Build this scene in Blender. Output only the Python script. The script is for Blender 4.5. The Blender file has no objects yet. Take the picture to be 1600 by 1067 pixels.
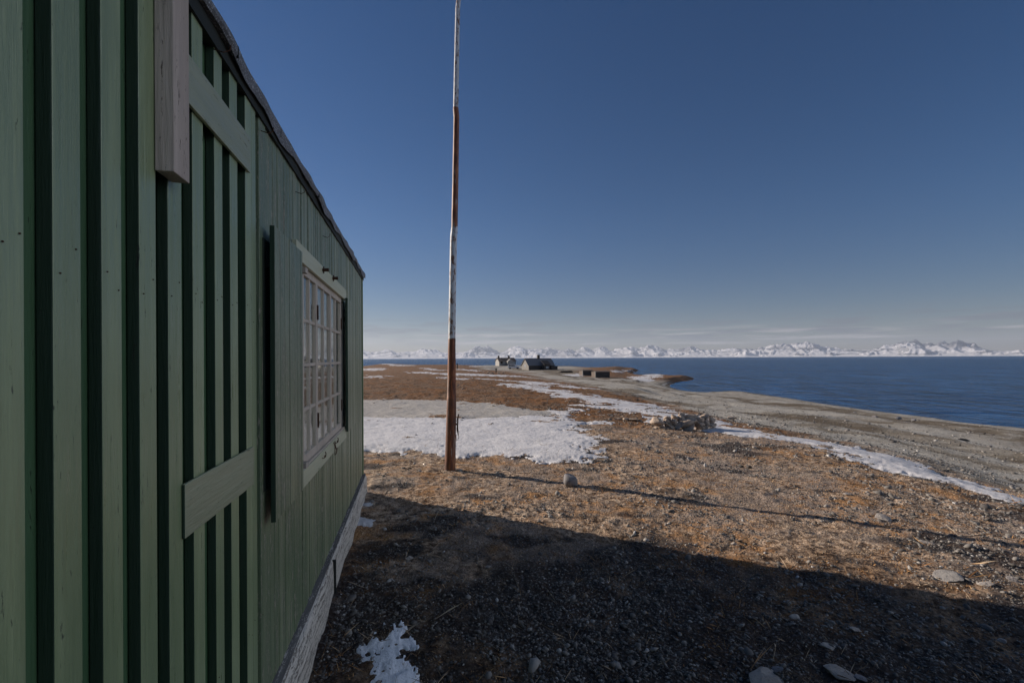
import bpy, bmesh, math, random
import numpy as np
from mathutils import Vector, Matrix, noise as mnoise
R = math.radians
random.seed(7)
scene = bpy.context.scene
COL = scene.collection

# ------------------------------------------------------------------ camera
F = 720.0; EYE = 1.6; ROLL = R(0.28); CX = 800.0; CY = 559.4
cam_d = bpy.data.cameras.new('camera'); cam = bpy.data.objects.new('camera', cam_d); COL.objects.link(cam)
cam_d.sensor_width = 36; cam_d.lens = F/1600*36; cam_d.shift_y = (CY-533.5)/1600
cam_d.clip_start = 0.05; cam_d.clip_end = 90000
cam.location = (0, 0, EYE); cam.rotation_euler = (R(90), ROLL, 0)
scene.camera = cam

# ------------------------------------------------------------------ light
SUN_AZ = -63.5      # degrees from +Y, negative = to the left
SUN_EL = 19.5
scene.view_settings.view_transform = 'Standard'; scene.view_settings.look = 'None'
scene.view_settings.gamma = 1; scene.view_settings.exposure = 0.55
sd = bpy.data.lights.new('sun', 'SUN'); sd.energy = 5.0; sd.angle = R(0.5); sd.color = (1.0, 0.87, 0.74)
sun = bpy.data.objects.new('sun', sd); COL.objects.link(sun)
sdir = Vector((math.sin(R(SUN_AZ))*math.cos(R(SUN_EL)), math.cos(R(SUN_AZ))*math.cos(R(SUN_EL)), math.sin(R(SUN_EL))))
sun.rotation_euler = sdir.to_track_quat('Z', 'Y').to_euler()
world = bpy.data.worlds.new('World'); scene.world = world; world.use_nodes = True

class NT:
    """tiny node-tree helper"""
    def __init__(s, nt): s.nt = nt
    def n(s, t, **k):
        nd = s.nt.nodes.new(t)
        for a, v in k.items():
            if a.startswith('_'): setattr(nd, a[1:], v)
        for a, v in k.items():
            if not a.startswith('_'):
                key = int(a[1:]) if (a[0] == 'i' and a[1:].isdigit()) else a.replace('__', ' ')
                s.put(nd.inputs[key], v)
        return nd
    def put(s, inp, v):
        if isinstance(v, bpy.types.NodeSocket): s.nt.links.new(v, inp)
        elif isinstance(v, bpy.types.Node): s.nt.links.new(v.outputs[0], inp)
        else: inp.default_value = v
    def math(s, op, a, b=0.0, clamp=False):
        nd = s.n('ShaderNodeMath', _operation=op, i0=a, i1=b); nd.use_clamp = clamp; return nd.outputs[0]
    def mix(s, f, a, b, mode='MIX'):
        nd = s.nt.nodes.new('ShaderNodeMix'); nd.data_type = 'RGBA'; nd.blend_type = mode
        s.put(nd.inputs[0], f)
        for i, v in ((6, a), (7, b)):
            s.put(nd.inputs[i], v if not isinstance(v, tuple) or len(v) == 4 else (*v, 1))
        return nd.outputs[2]
    def ramp(s, f, stops):
        nd = s.nt.nodes.new('ShaderNodeValToRGB'); e = nd.color_ramp.elements
        while len(e) < len(stops): e.new(0.5)
        for el, (p, c) in zip(e, stops):
            el.position = p; el.color = (*c, 1) if isinstance(c, tuple) else (c, c, c, 1)
        s.put(nd.inputs[0], f); return nd.outputs[0]
    def mapr(s, v, a, b, c=0.0, d=1.0, smooth=True):
        nd = s.n('ShaderNodeMapRange', Value=v, From__Min=a, From__Max=b, To__Min=c, To__Max=d)
        nd.interpolation_type = 'SMOOTHSTEP' if smooth else 'LINEAR'; return nd.outputs[0]
    def noise(s, vec, scale, detail=4, rough=.6, dist=0.0):
        return s.n('ShaderNodeTexNoise', Vector=vec, Scale=scale, Detail=detail, Roughness=rough, Distortion=dist).outputs[0]
    def scalev(s, vec, sc, loc=(0,0,0), rot=(0,0,0)):
        return s.n('ShaderNodeMapping', Vector=vec, Scale=sc, Location=loc, Rotation=rot).outputs[0]

wt = NT(world.node_tree); world.node_tree.nodes.clear()
sky = wt.n('ShaderNodeTexSky', _sky_type='NISHITA')
sky.sun_disc = False; sky.sun_elevation = R(SUN_EL); sky.sun_rotation = R(SUN_AZ)
sky.altitude = 300; sky.air_density = 1.0; sky.dust_density = 0.12; sky.ozone_density = 3.0
tc = wt.n('ShaderNodeTexCoord').outputs['Generated']
sx = wt.n('ShaderNodeSeparateXYZ', Vector=tc)
el = sx.outputs['Z']
az = wt.math('ARCTAN2', sx.outputs['X'], sx.outputs['Y'])
cv = wt.n('ShaderNodeCombineXYZ', X=wt.math('MULTIPLY', az, 9.0), Y=wt.math('MULTIPLY', el, 110.0), Z=0.0).outputs[0]
cn = wt.noise(cv, 1.0, 7, .58)
band = wt.math('MULTIPLY', wt.mapr(el, .022, .045), wt.mapr(el, .095, .055))
cmask = wt.math('MULTIPLY', wt.mapr(cn, .49, .58), band)
cv2 = wt.n('ShaderNodeCombineXYZ', X=wt.math('MULTIPLY', az, 7.0), Y=wt.math('MULTIPLY', el, 130.0), Z=4.0).outputs[0]
lowcloud = wt.math('MULTIPLY', wt.mapr(wt.noise(cv2, 1.0, 6, .55), .48, .66), wt.math('MULTIPLY', wt.mapr(el, .018, .03), wt.mapr(el, .07, .04)))
skyc = wt.n('ShaderNodeHueSaturation', Hue=0.5, Saturation=1.28, Value=.92, Color=sky.outputs[0]).outputs[0]
# bright cloud added out of view on the right to fill the shaded side
bd = (math.sin(R(99))*math.cos(R(13)), math.cos(R(99))*math.cos(R(13)), math.sin(R(13)))
dt = wt.n('ShaderNodeVectorMath', _operation='DOT_PRODUCT', i0=tc, i1=bd).outputs['Value']
fill_cloud = wt.mapr(wt.math('ADD', dt, wt.math('MULTIPLY', wt.noise(tc, 3.0, 6, .6), .18)), .90, 1.02)
skyc = wt.mix(1.0, skyc, wt.mix(wt.mapr(el, .0, .30), (.74,.67,.76), (.88,.84,.97)), 'MULTIPLY')
c1 = wt.mix(wt.math('MULTIPLY', cmask, .6), skyc, (2.15, 2.35, 2.9))
c2 = wt.mix(wt.math('MULTIPLY', lowcloud, .7), c1, (7.2, 6.8, 6.8))
c2 = wt.mix(fill_cloud, c2, (17, 18.3, 20.5))
bg = wt.n('ShaderNodeBackground', Color=c2, Strength=0.0455)
wt.n('ShaderNodeOutputWorld', Surface=bg)

# ------------------------------------------------------------------ helpers
def project_ray(px, py):
    a = (px-CX)/F; b = (CY-py)/F
    c, s = math.cos(ROLL), math.sin(ROLL)
    return Vector((a*c + b*s, 1.0, -a*s + b*c))
def new_mat(name):
    m = bpy.data.materials.new(name); m.use_nodes = True; m.node_tree.nodes.clear(); return m, NT(m.node_tree)
def principled(t, **k):
    p = t.n('ShaderNodeBsdfPrincipled', **k); t.n('ShaderNodeOutputMaterial', Surface=p); return p
def bump(t, h, strength=.5, dist=.01, normal=None):
    b = t.n('ShaderNodeBump', Strength=strength, Distance=dist, Height=h)
    if normal is not None: t.put(b.inputs['Normal'], normal)
    return b.outputs[0]
def objc(t): return t.n('ShaderNodeTexCoord').outputs['Object']
def geo(t): return t.n('ShaderNodeNewGeometry')

def link(name, me, mat, parent=None, smooth=False):
    o = bpy.data.objects.new(name, me); COL.objects.link(o)
    if mat: me.materials.append(mat)
    if parent: o.parent = parent
    if smooth:
        me.polygons.foreach_set('use_smooth', [True]*len(me.polygons))
    return o
def from_bm(name, bm, mat, parent=None, smooth=False, bevel=0):
    bmesh.ops.recalc_face_normals(bm, faces=bm.faces)
    me = bpy.data.meshes.new(name); bm.to_mesh(me); bm.free()
    o = link(name, me, mat, parent, smooth)
    if bevel:
        md = o.modifiers.new('bevel', 'BEVEL'); md.width = bevel; md.segments = 2; md.limit_method = 'ANGLE'
    return o
def from_np(name, V, Fc, mat, parent=None, smooth=False, attrs=None):
    me = bpy.data.meshes.new(name); V = np.asarray(V, dtype=np.float32); Fc = np.asarray(Fc, dtype=np.int32)
    k = Fc.shape[1]
    me.vertices.add(len(V)); me.vertices.foreach_set('co', V.ravel())
    me.loops.add(Fc.size); me.loops.foreach_set('vertex_index', Fc.ravel())
    me.polygons.add(len(Fc)); me.polygons.foreach_set('loop_start', np.arange(0, Fc.size, k, dtype=np.int32))
    me.polygons.foreach_set('loop_total', np.full(len(Fc), k, dtype=np.int32))
    me.update(calc_edges=True)
    if attrs:
        for an, av in attrs.items():
            a = me.attributes.new(an, 'FLOAT', 'POINT'); a.data.foreach_set('value', np.asarray(av, dtype=np.float32))
    me.validate()
    o = link(name, me, mat, parent)
    if smooth: me.polygons.foreach_set('use_smooth', np.ones(len(me.polygons), dtype=bool))
    return o
def box(bm, x0, x1, y0, y1, z0, z1):
    vs = [bm.verts.new((x, y, z)) for x in (x0, x1) for y in (y0, y1) for z in (z0, z1)]
    for f in ((0,1,3,2), (4,6,7,5), (0,4,5,1), (2,3,7,6), (0,2,6,4), (1,5,7,3)):
        bm.faces.new([vs[i] for i in f])
    return vs
def tube(bm, pts, rad, n=8, cap=True):
    rings = []
    rads = rad if isinstance(rad, (list, tuple)) else [rad]*len(pts)
    for i, p in enumerate(pts):
        p = Vector(p)
        d = (Vector(pts[min(i+1, len(pts)-1)]) - Vector(pts[max(i-1, 0)])).normalized()
        a = d.orthogonal().normalized() if i == 0 else (a - d*a.dot(d)).normalized()
        b = d.cross(a)
        rings.append([bm.verts.new(p + (a*math.cos(2*math.pi*k/n) + b*math.sin(2*math.pi*k/n))*rads[i]) for k in range(n)])
    for i in range(len(rings)-1):
        for k in range(n):
            bm.faces.new((rings[i][k], rings[i][(k+1) % n], rings[i+1][(k+1) % n], rings[i+1][k]))
    if cap: bm.faces.new(rings[0][::-1]); bm.faces.new(rings[-1])
def tag(o, label=None, cat=None, group=None, kind=None):
    if label: o['label'] = label
    if cat: o['category'] = cat
    if group: o['group'] = group
    if kind: o['kind'] = kind
    return o
def empty(name, loc, rz=0):
    o = bpy.data.objects.new(name, None); COL.objects.link(o); o.location = loc; o.rotation_euler = (0, 0, rz); return o

# numpy gradient-ish noise
def _hash(ix, iy, seed):
    h = (ix.astype(np.int64)*374761393 + iy.astype(np.int64)*668265263 + seed*974711) & 0x7fffffff
    h = ((h ^ (h >> 13))*1274126177) & 0x7fffffff
    h = (h ^ (h >> 16)) & 0xffff
    return h/65535.0
def vnoise(x, y, seed=0):
    ix = np.floor(x); iy = np.floor(y); fx = x-ix; fy = y-iy
    def g(ax, ay):
        a = _hash(ax, ay, seed)*2*np.pi
        return np.cos(a)*(x-ax) + np.sin(a)*(y-ay)
    u = fx*fx*fx*(fx*(fx*6-15)+10); v = fy*fy*fy*(fy*(fy*6-15)+10)
    a = g(ix, iy); b = g(ix+1, iy); c = g(ix, iy+1); d = g(ix+1, iy+1)
    return ((a*(1-u)+b*u)*(1-v) + (c*(1-u)+d*u)*v)*1.5
def fbm(x, y, seed=0, oct=4, gain=.5):
    s = 0; a = 1
    for i in range(oct):
        s = s + a*vnoise(x*2**i+i*17.3, y*2**i-i*9.1, seed+i); a *= gain
    return s

# ------------------------------------------------------------------ terrain height
SEA = -4.4
ctrl = []
def C(px, py, h):
    d = project_ray(px, py); t = (h-EYE)/d.z; ctrl.append((d.x*t, d.y*t, h))
for px in (-400, 100, 500, 800, 1100, 1600, 2100):
    C(px, 1067, 0.0); C(px, 1400, 0); C(px, 3000, 0)
for px, py, h in [(540,900,0),(800,900,.01),(1100,900,0),(1600,930,-.02),(572,768,.03),(702,733,0),(893,755,-.01),(1135,790,-.03),(1600,842,-.08),
    (2000,850,-.1),(567,706,-.05),(740,713,-.06),(900,722,-.05),(567,660,-.22),(750,660,-.24),(567,625,-.4),(800,636,-.42),(945,700,-.12),(1060,664,-.4),(950,650,-.42),
    (1320,707,-.35),(1600,787,-.28),(1450,740,-.33),(2000,840,-.4),
    (567,600,-.75),(700,590,-1.1),(600,577,-1.7),(600,568.8,-2.1),(700,570,-2.3),(770,571,-2.55),(808,571,-2.6),(800,577,-2.6),(842,578.3,-2.6),(880,583,-2.75),(850,600,-1.4),
    (930,588,-3.0),(956,589,-3.1),(985,583,-3.4),(1010,585,-3.4),(1035,586,-3.7),(1020,593,-3.6),(980,592,-3.3),(1064,596,-4.4),(1058,590,-4.4),(1030,581,-4.4),(980,576.5,-4.4),(900,573.5,-4.4),
    (1000,606,-2.2),(1000,600,-3.1),(900,596,-2.2),(960,620,-1.1),
    (1150,619,-3.7),(1150,611,-4.4),(1240,623,-4.4),(1240,639,-2.7),(1450,652,-4.4),(1450,670,-2.6),(1320,635.5,-4.4),(1600,671,-4.4),(1900,712,-4.4),(1320,648,-2.6),(1320,668,-1.5),(1320,690,-.7),(1600,695,-2.5),(1600,730,-1.4),(1600,768,-.6),(1900,740,-2.6),(1900,790,-1.2),
    (1150,630,-2.6),(1150,645,-1.4),(1150,662,-.6),(1060,622,-2.3),(1060,640,-1.0)]:
    C(px, py, h)
# behind and beside the view, and the sea bed
for az_, r, h in [(-180,10,0),(-140,10,.1),(-100,10,.1),(-60,12,.1),(-180,60,-.5),(-130,60,.5),(-90,60,.5),(-50,60,.2),(-30,60,-.6),(-60,280,1),(-100,280,3),(-140,280,2),(-180,200,-1),
                  (90,8,-.5),(90,22,-3),(90,30,-4.4),(130,12,-.5),(130,30,-3),(130,42,-4.4),(160,20,-.5),(165,60,-3),(165,85,-4.4),
                  (90,50,-7),(130,60,-7),(70,60,-7),(48,75,-7),(36,100,-7),(25,125,-7),(19,150,-7),(17,190,-7),(14,260,-7),(9,330,-7),(90,300,-9),(60,300,-9),(35,300,-9),(130,300,-9),(165,300,-9),
                  (-18,420,-6.5),(-10,430,-6.5),(0,420,-7),(6,380,-7),(-40,420,-3)]:
    ctrl.append((r*math.sin(R(az_)), r*math.cos(R(az_)), h))
ctrl = np.array(ctrl)
def uv(x, y):
    r = np.sqrt(x*x+y*y)+1e-6
    k = np.log(r+1.0)
    return np.stack([k*1.25*x/r, k*1.25*y/r], -1)
_P = uv(ctrl[:,0], ctrl[:,1]); n_ = len(_P)
def _ker(d): return np.sqrt(d*d + 0.02)
_A = _ker(np.linalg.norm(_P[:,None]-_P[None], axis=-1)) - 1e-3*np.eye(n_)
_M = np.block([[_A, np.ones((n_,1)), _P], [np.ones((1,n_)), np.zeros((1,3))], [_P.T, np.zeros((2,3))]])
_w = np.linalg.solve(_M, np.concatenate([ctrl[:,2], np.zeros(3)]))
def hbase(x, y):
    x = np.atleast_1d(np.asarray(x, float)); y = np.atleast_1d(np.asarray(y, float)); out = np.empty(len(x))
    for i in range(0, len(x), 20000):
        q = uv(x[i:i+20000], y[i:i+20000])
        out[i:i+20000] = _ker(np.linalg.norm(q[:,None]-_P[None], axis=-1))@_w[:n_] + _w[n_] + q@_w[n_+1:]
    r = np.hypot(x, y); az_ = np.degrees(np.arctan2(x, y)); e = lambda v: 1/(1+np.exp(-v))
    k = e((az_-13.4)/.4)*e((r-98)/5)
    out = np.minimum(out, 3)*(1-k) + k*np.minimum(out, -3.45)
    k = e((az_-15.2)/.25)*e((r-160)/3)
    return out*(1-k) + k*np.minimum(out, -4.9)
def ground_at(px, py):
    """where the sight line through a photo position meets the smooth ground"""
    d = project_ray(px, py)
    ts = np.exp(np.linspace(math.log(.8), math.log(450), 500))
    h = hbase(d.x*ts, d.y*ts); z = EYE + d.z*ts
    i = np.argmax(z < h) if (z < h).any() else len(ts)-1
    if i == 0: i = 1
    a = z[i-1]-h[i-1]; b = z[i]-h[i]; k = a/(a-b) if a != b else 0
    t = ts[i-1] + (ts[i]-ts[i-1])*k
    return (d.x*t, d.y*t)

def inpoly(x, y, poly):
    c = np.zeros(x.shape, bool); n = len(poly); j = n-1
    for i in range(n):
        xi, yi = poly[i]; xj, yj = poly[j]
        m = ((yi > y) != (yj > y)) & (x < (xj-xi)*(y-yi)/((yj-yi) or 1e-9)+xi)
        c ^= m; j = i
    return c
def polydist(x, y, poly):
    d = np.full(x.shape, 1e9); n = len(poly)
    for i in range(n):
        ax, ay = poly[i]; bx, by = poly[(i+1) % n]
        dx, dy = bx-ax, by-ay; L = dx*dx+dy*dy+1e-12
        t = np.clip(((x-ax)*dx+(y-ay)*dy)/L, 0, 1)
        d = np.minimum(d, np.hypot(x-ax-t*dx, y-ay-t*dy))
    return np.where(inpoly(x, y, poly), d, -d)

# beach region: between the tundra edge and the water
Q = [ground_at(px, py) for px, py in [(740,577.5),(790,579),(815,583),(850,592),(900,600),(950,612),(1000,622),(1060,637),(1140,656),(1200,672),(1320,693),(1440,722),(1500,745),(1600,775)]]
Qpoly = Q + [(12, 3), (14, -6), (30, -40), (200, -80), (300, 100), (200, 400), (0, 400), (-20, 330)]

def micro(x, y, beach):
    r = np.hypot(x, y)
    h = .030*fbm(x/1.4, y/1.4, 11, 3)*np.clip(r/6, .35, 2.5)
    fine = .016*fbm(x/.22, y/.22, 21, 3) + .006*np.abs(vnoise(x/.045, y/.045, 31))*np.clip(3.5/r, 0, 1)
    h = h*(1-.5*beach) + fine*(1-.65*beach)
    h = h + .035*np.clip(fbm(x/.5, y/.5, 41, 2), 0, 1)*np.clip((r-4)/10, 0, 1)*(1-beach)
    return h
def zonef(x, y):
    # gravel bed; its dark tint paints the hut's shade into near gravel and moss
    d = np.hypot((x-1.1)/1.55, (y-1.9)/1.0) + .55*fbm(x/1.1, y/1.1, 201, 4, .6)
    return np.clip(np.maximum((2.35-d)/.7, (fbm(x/1.7+9, y/1.1, 231, 4, .6)-.30)*5*np.clip((14-np.hypot(x, y))/3, 0, 1)), 0, 1)  # second term scatters the same tint over sunlit ground
def terrain(x, y):
    hb = hbase(x, y)
    q = polydist(x, y, Qpoly)
    r = np.hypot(x, y)
    az_ = np.degrees(np.arctan2(x, y)); spit = 1/(1+np.exp(-(az_-8.5)/.5))/(1+np.exp(-(r-112)/2.))
    beach = (1-spit)*np.clip(q/(.05*r+.05)+.5 + .9*fbm(np.arctan2(x, y)/.07, np.log(r+.5)/.07, 3, 3), 0, 1)
    ridge = np.sin(hb*9.0+1.5*fbm(x/9, y/9, 6, 2))*.085*beach*np.clip(r/20, .2, 1.3)*np.clip((hb-SEA)/.8, 0, 1)
    return hb, beach, hb + ridge + micro(x, y, beach)

# polar sheet: fine where the photograph looks, coarse elsewhere
azs = np.concatenate([np.linspace(-180, -36, 60, endpoint=False), np.linspace(-36, 50, 1000, endpoint=False), np.linspace(50, 180, 60, endpoint=False)])
rs = np.concatenate([[0.02, .3, .6, .9, 1.2], np.exp(np.linspace(math.log(1.5), math.log(60), 660)), np.exp(np.linspace(math.log(60), math.log(460), 220))[1:]])
A_, R_ = np.meshgrid(np.radians(azs), rs)
X = (R_*np.sin(A_)).ravel(); Y = (R_*np.cos(A_)).ravel()
hb, beach, H = terrain(X, Y)
na, nr = len(azs), len(rs)
i0 = (np.arange(nr-1)[:,None]*na + np.arange(na)[None]).ravel()
i1 = (np.arange(nr-1)[:,None]*na + (np.arange(na)+1)[None] % na).ravel()
FC = np.stack([i0, i1, i1+na, i0+na], -1)
# moss / gravel zones of the tundra: gravel in the foreground right, rusty moss farther off
XR = X; rr_ = np.hypot(X, Y)

m_ground, t = new_mat('ground')
pos = geo(t).outputs['Position']
bch = t.n('ShaderNodeAttribute', _attribute_name='beach').outputs['Fac']
n_big = t.noise(pos, .45, 4, .6); n_mid = t.noise(pos, 2.3, 5, .65); n_f = t.noise(pos, 14, 5, .7); n_ff = t.noise(pos, 70, 4, .7)
vor = t.n('ShaderNodeTexVoronoi', Vector=pos, Scale=42.0, Randomness=1.0); vor2 = t.n('ShaderNodeTexVoronoi', Vector=pos, Scale=15.0, Randomness=1.0)
moss = t.ramp(n_f, [(.36, (.045,.030,.022)), (.45, (.18,.12,.08)), (.54, (.44,.325,.23)), (.68, (.66,.52,.39))])
rust = t.ramp(n_ff, [(.34, (.08,.040,.020)), (.50, (.38,.20,.085)), (.70, (.56,.36,.19))])
moss = t.mix(t.mapr(t.noise(t.scalev(pos, (1, 1, 1)), .9, 5, .7), .47, .56), moss, rust)
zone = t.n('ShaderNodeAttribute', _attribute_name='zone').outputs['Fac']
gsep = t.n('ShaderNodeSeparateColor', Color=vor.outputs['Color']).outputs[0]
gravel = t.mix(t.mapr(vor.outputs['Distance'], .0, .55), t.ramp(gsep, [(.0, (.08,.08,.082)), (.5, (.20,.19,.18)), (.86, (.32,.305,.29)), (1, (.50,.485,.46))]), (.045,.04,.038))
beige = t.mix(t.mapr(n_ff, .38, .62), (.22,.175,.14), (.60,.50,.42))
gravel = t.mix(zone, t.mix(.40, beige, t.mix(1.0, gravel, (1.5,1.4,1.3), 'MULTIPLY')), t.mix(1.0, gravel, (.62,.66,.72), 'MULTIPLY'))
moss = t.mix(zone, moss, t.mix(1.0, moss, (.52,.47,.42), 'MULTIPLY'))  # darkened moss and gravel stand in for the hut's shade
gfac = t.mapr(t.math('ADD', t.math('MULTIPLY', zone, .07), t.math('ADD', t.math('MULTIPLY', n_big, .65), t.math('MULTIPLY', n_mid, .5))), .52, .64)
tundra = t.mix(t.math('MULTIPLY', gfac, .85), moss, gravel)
szz = t.n('ShaderNodeSeparateXYZ', Vector=pos).outputs['Z']
tundra = t.mix(t.math('MULTIPLY', t.mapr(t.n('ShaderNodeSeparateXYZ', Vector=pos).outputs['Y'], 9, 14), t.mapr(t.math('ADD', szz, t.math('MULTIPLY', n_big, .3)), .05, -.25)), tundra, t.mix(1.0, moss, t.mix(n_mid, (.38,.33,.29), (.60,.51,.44)), 'MULTIPLY'))
sz = t.n('ShaderNodeSeparateXYZ', Vector=pos).outputs['Z']
bandn = t.noise(t.n('ShaderNodeCombineXYZ', X=t.math('MULTIPLY', sz, 4.6), Y=t.math('MULTIPLY', n_big, .35), Z=0.0).outputs[0], 1.6, 3, .6)
bc = t.ramp(bandn, [(.40, (.16,.13,.095)), (.46, (.25,.22,.175)), (.51, (.36,.34,.30)), (.60, (.46,.445,.405))])
bsep = t.n('ShaderNodeSeparateColor', Color=vor2.outputs['Color']).outputs[0]
bc = t.mix(.55, bc, t.mix(1.0, bc, t.ramp(bsep, [(.0, .45), (.5, .95), (1, 1.0)]), 'MULTIPLY'))
bc = t.mix(t.mapr(n_f, .42, .62), t.mix(1.0, bc, (.7,.68,.66), 'MULTIPLY'), bc)
wet = t.mapr(sz, SEA+.22, SEA+.02)
bc = t.mix(t.math('MULTIPLY', wet, .7), bc, (.05,.048,.045))
colr = t.mix(bch, tundra, bc)
hgt = t.math('ADD', t.math('ADD', t.math('MULTIPLY', n_f, 1.2), t.math('MULTIPLY', n_ff, .5)), t.math('MULTIPLY', t.math('SUBTRACT', 1.0, vor.outputs['Distance']), .35))
principled(t, Base__Color=colr, Roughness=.95, Specular__IOR__Level=.15, Normal=bump(t, hgt, .9, .028))
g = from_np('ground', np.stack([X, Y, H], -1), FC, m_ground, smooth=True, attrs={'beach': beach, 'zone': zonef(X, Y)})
tag(g, kind='structure')

# ------------------------------------------------------------------ sea
m_sea, t = new_mat('sea_water')
pos = geo(t).outputs['Position']
w1 = t.noise(t.scalev(pos, (.9, 1.6, 1), rot=(0,0,R(20))), .55, 5, .62)
w2 = t.noise(t.scalev(pos, (.25, .6, 1), rot=(0,0,R(-15))), .22, 4, .6)
w3 = t.math('ADD', t.math('MULTIPLY', t.noise(t.scalev(pos, (1, 2.2, 1)), .012, 5, .7), .4), t.math('MULTIPLY', t.noise(t.scalev(pos, (1, 2.6, 1)), .16, 6, .75), .6))
hh = t.math('ADD', t.math('MULTIPLY', w1, .5), t.math('MULTIPLY', w2, 1.4))
w4 = t.noise(t.scalev(pos, (.55, .07, 1), rot=(0,0,R(-28))), 1.0, 5, .7); w5 = t.noise(t.scalev(pos, (.14, .012, 1), rot=(0,0,R(-28))), 1.0, 5, .7)
seaf = t.mapr(t.math('ADD', t.math('MULTIPLY', w4, .42), t.math('ADD', t.math('MULTIPLY', w5, .16), t.math('MULTIPLY', t.noise(t.scalev(pos, (1.5, .22, 1), rot=(0,0,R(-28))), 1.0, 4, .75), .42))), .42, .58, .35, 1.8)  # light and dark of the ripples painted into the water colour
seac = t.mix(t.mapr(w3, .42, .58), (.006,.036,.105), (.013,.056,.14))
seac = t.mix(1.0, seac, t.n('ShaderNodeCombineXYZ', X=seaf, Y=seaf, Z=seaf).outputs[0], 'MULTIPLY')
principled(t, Base__Color=seac, Roughness=.25, IOR=1.33, Specular__IOR__Level=.10, Normal=bump(t, hh, 1.0, .9))
rsz = np.array([20, 60, 150, 400, 1200, 4000, 10000, 21500.0]); aa = np.radians(np.linspace(0, 360, 97)[:-1])
VV = [(0, 0, SEA)] ; 
for r in rsz:
    for a in aa: VV.append((r*math.sin(a), r*math.cos(a), SEA))
n = len(aa); FF = [(0, 1+i, 1+(i+1) % n, 1+(i+1) % n) for i in range(n)]
me = bpy.data.meshes.new('sea')
faces = [(0, 1+(i+1) % n, 1+i) for i in range(n)]
for k in range(len(rsz)-1):
    for i in range(n):
        a = 1+k*n+i; b = 1+k*n+(i+1) % n
        faces.append((a, b, b+n, a+n))
me.from_pydata(VV, [], faces)
sea = link('sea', me, m_sea); tag(sea, kind='structure')

# ------------------------------------------------------------------ mountains across the fjord
SK = [(-500,14),(-200,11),(0,16),(200,12),(400,15),(567,14.5),(583,11.5),(600,14),(610,15.5),(617,11.5),(626,13),(640,12),(652,13),(665,16.5),(678,15),(690,12),(701,11),(715,13),(732,15),(743,20),(759,20.5),(770,15),(780,11.5),
      (803,18),(816,19),(823,14.5),(841,18),(861,16.5),(873,13),(886,19),(897,12),(915,17.5),(929,13),(938,18.5),(956,14),(969,16),(985,19),(999,13),(1012,19.5),(1023,18),(1041,14.5),(1060,13),(1077,18),(1100,14),
      (1120,12),(1150,15),(1170,13),(1190,16),(1205,18),(1225,20),(1250,21),(1270,22.5),(1285,19),(1300,15),(1330,15),(1350,12),(1370,14),(1385,18),(1410,22.5),(1430,25),(1445,19.5),(1456,22),(1467,25),(1480,19.5),(1492,23.5),(1505,19.5),(1515,20),(1525,21),(1545,9.5),(1570,8.5),(1600,11),(1700,18),(1900,12),(2200,20),(2700,14)]
skx = np.array([math.atan((p-CX)/F) for p, h in SK]); skh = np.array([max(4, (h-11)*1.30+10.5)/F for p, h in SK])
MA = np.concatenate([np.radians(np.linspace(-60, -20, 120, endpoint=False)), np.radians(np.linspace(-20, 49, 1500, endpoint=False)), np.radians(np.linspace(49, 70, 60))])
MR = np.linspace(0, 1, 46)
AA, TT = np.meshgrid(MA, MR)
R0, R1 = 13500.0, 19500.0
RRm = R0 + (R1-R0)*TT
wob = fbm(AA*40, TT*3, 77, 3)*.006
sk = np.interp((AA+wob*TT).ravel(), skx, skh).reshape(AA.shape)/np.sqrt(1+0*AA)
ridg = 1-np.abs(fbm(AA*30+TT*1.2, TT*1.6+3, 51, 4, .45))*1.3
ridg2 = 1-np.abs(fbm(AA*80-TT*4, TT*4, 61, 3, .45))*1.2
prof = np.clip((TT-.10)/.72, 0, 1)**1.15*np.clip((1.18-TT)/.25, 0, 1)
Hm = sk*np.cos(AA)*RRm*(.92*prof)*(.60+.30*ridg+.11*ridg2)
low = np.clip(fbm(AA*26+5, TT*1.5, 91, 4), 0, 1)*np.clip(TT/.12, 0, 1)*np.clip((.6-TT)/.3, 0, 1)
Hm = np.maximum(Hm, 0) + low*130 + 26*np.clip(TT/.03, 0, 1) - 3
Hm = Hm*np.where(TT < .001, 0, 1)
Xm = RRm*np.sin(AA); Ym = RRm*np.cos(AA); Zm = SEA + Hm
nm, km = len(MA), len(MR)
i0 = (np.arange(km-1)[:,None]*nm + np.arange(nm-1)[None]).ravel()
m_mtn, t = new_mat('snow_mountain')
ge = geo(t); pos = ge.outputs['Position']
nz = t.n('ShaderNodeSeparateXYZ', Vector=ge.outputs['True Normal']).outputs['Z']
nn = t.noise(pos, .0010, 5, .55); nb = t.noise(pos, .0004, 3, .5)
rock = t.mapr(t.math('ADD', nz, t.math('MULTIPLY', t.math('SUBTRACT', nn, .5), .9)), .985, .88)
rock = t.math('MULTIPLY', rock, t.mapr(nb, .38, .6, .35, 1.0))
mz = t.n('ShaderNodeSeparateXYZ', Vector=pos).outputs['Z']
rock = t.math('MULTIPLY', rock, t.mapr(mz, 20, 60))
principled(t, Base__Color=t.mix(rock, (.62,.62,.64), (.07,.078,.095)), Roughness=.9, Specular__IOR__Level=.1)
mt = from_np('snowy_mountains', np.stack([Xm.ravel(), Ym.ravel(), Zm.ravel()], -1), np.stack([i0, i0+1, i0+nm+1, i0+nm], -1), m_mtn, smooth=False)
tag(mt, kind='structure')

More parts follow.
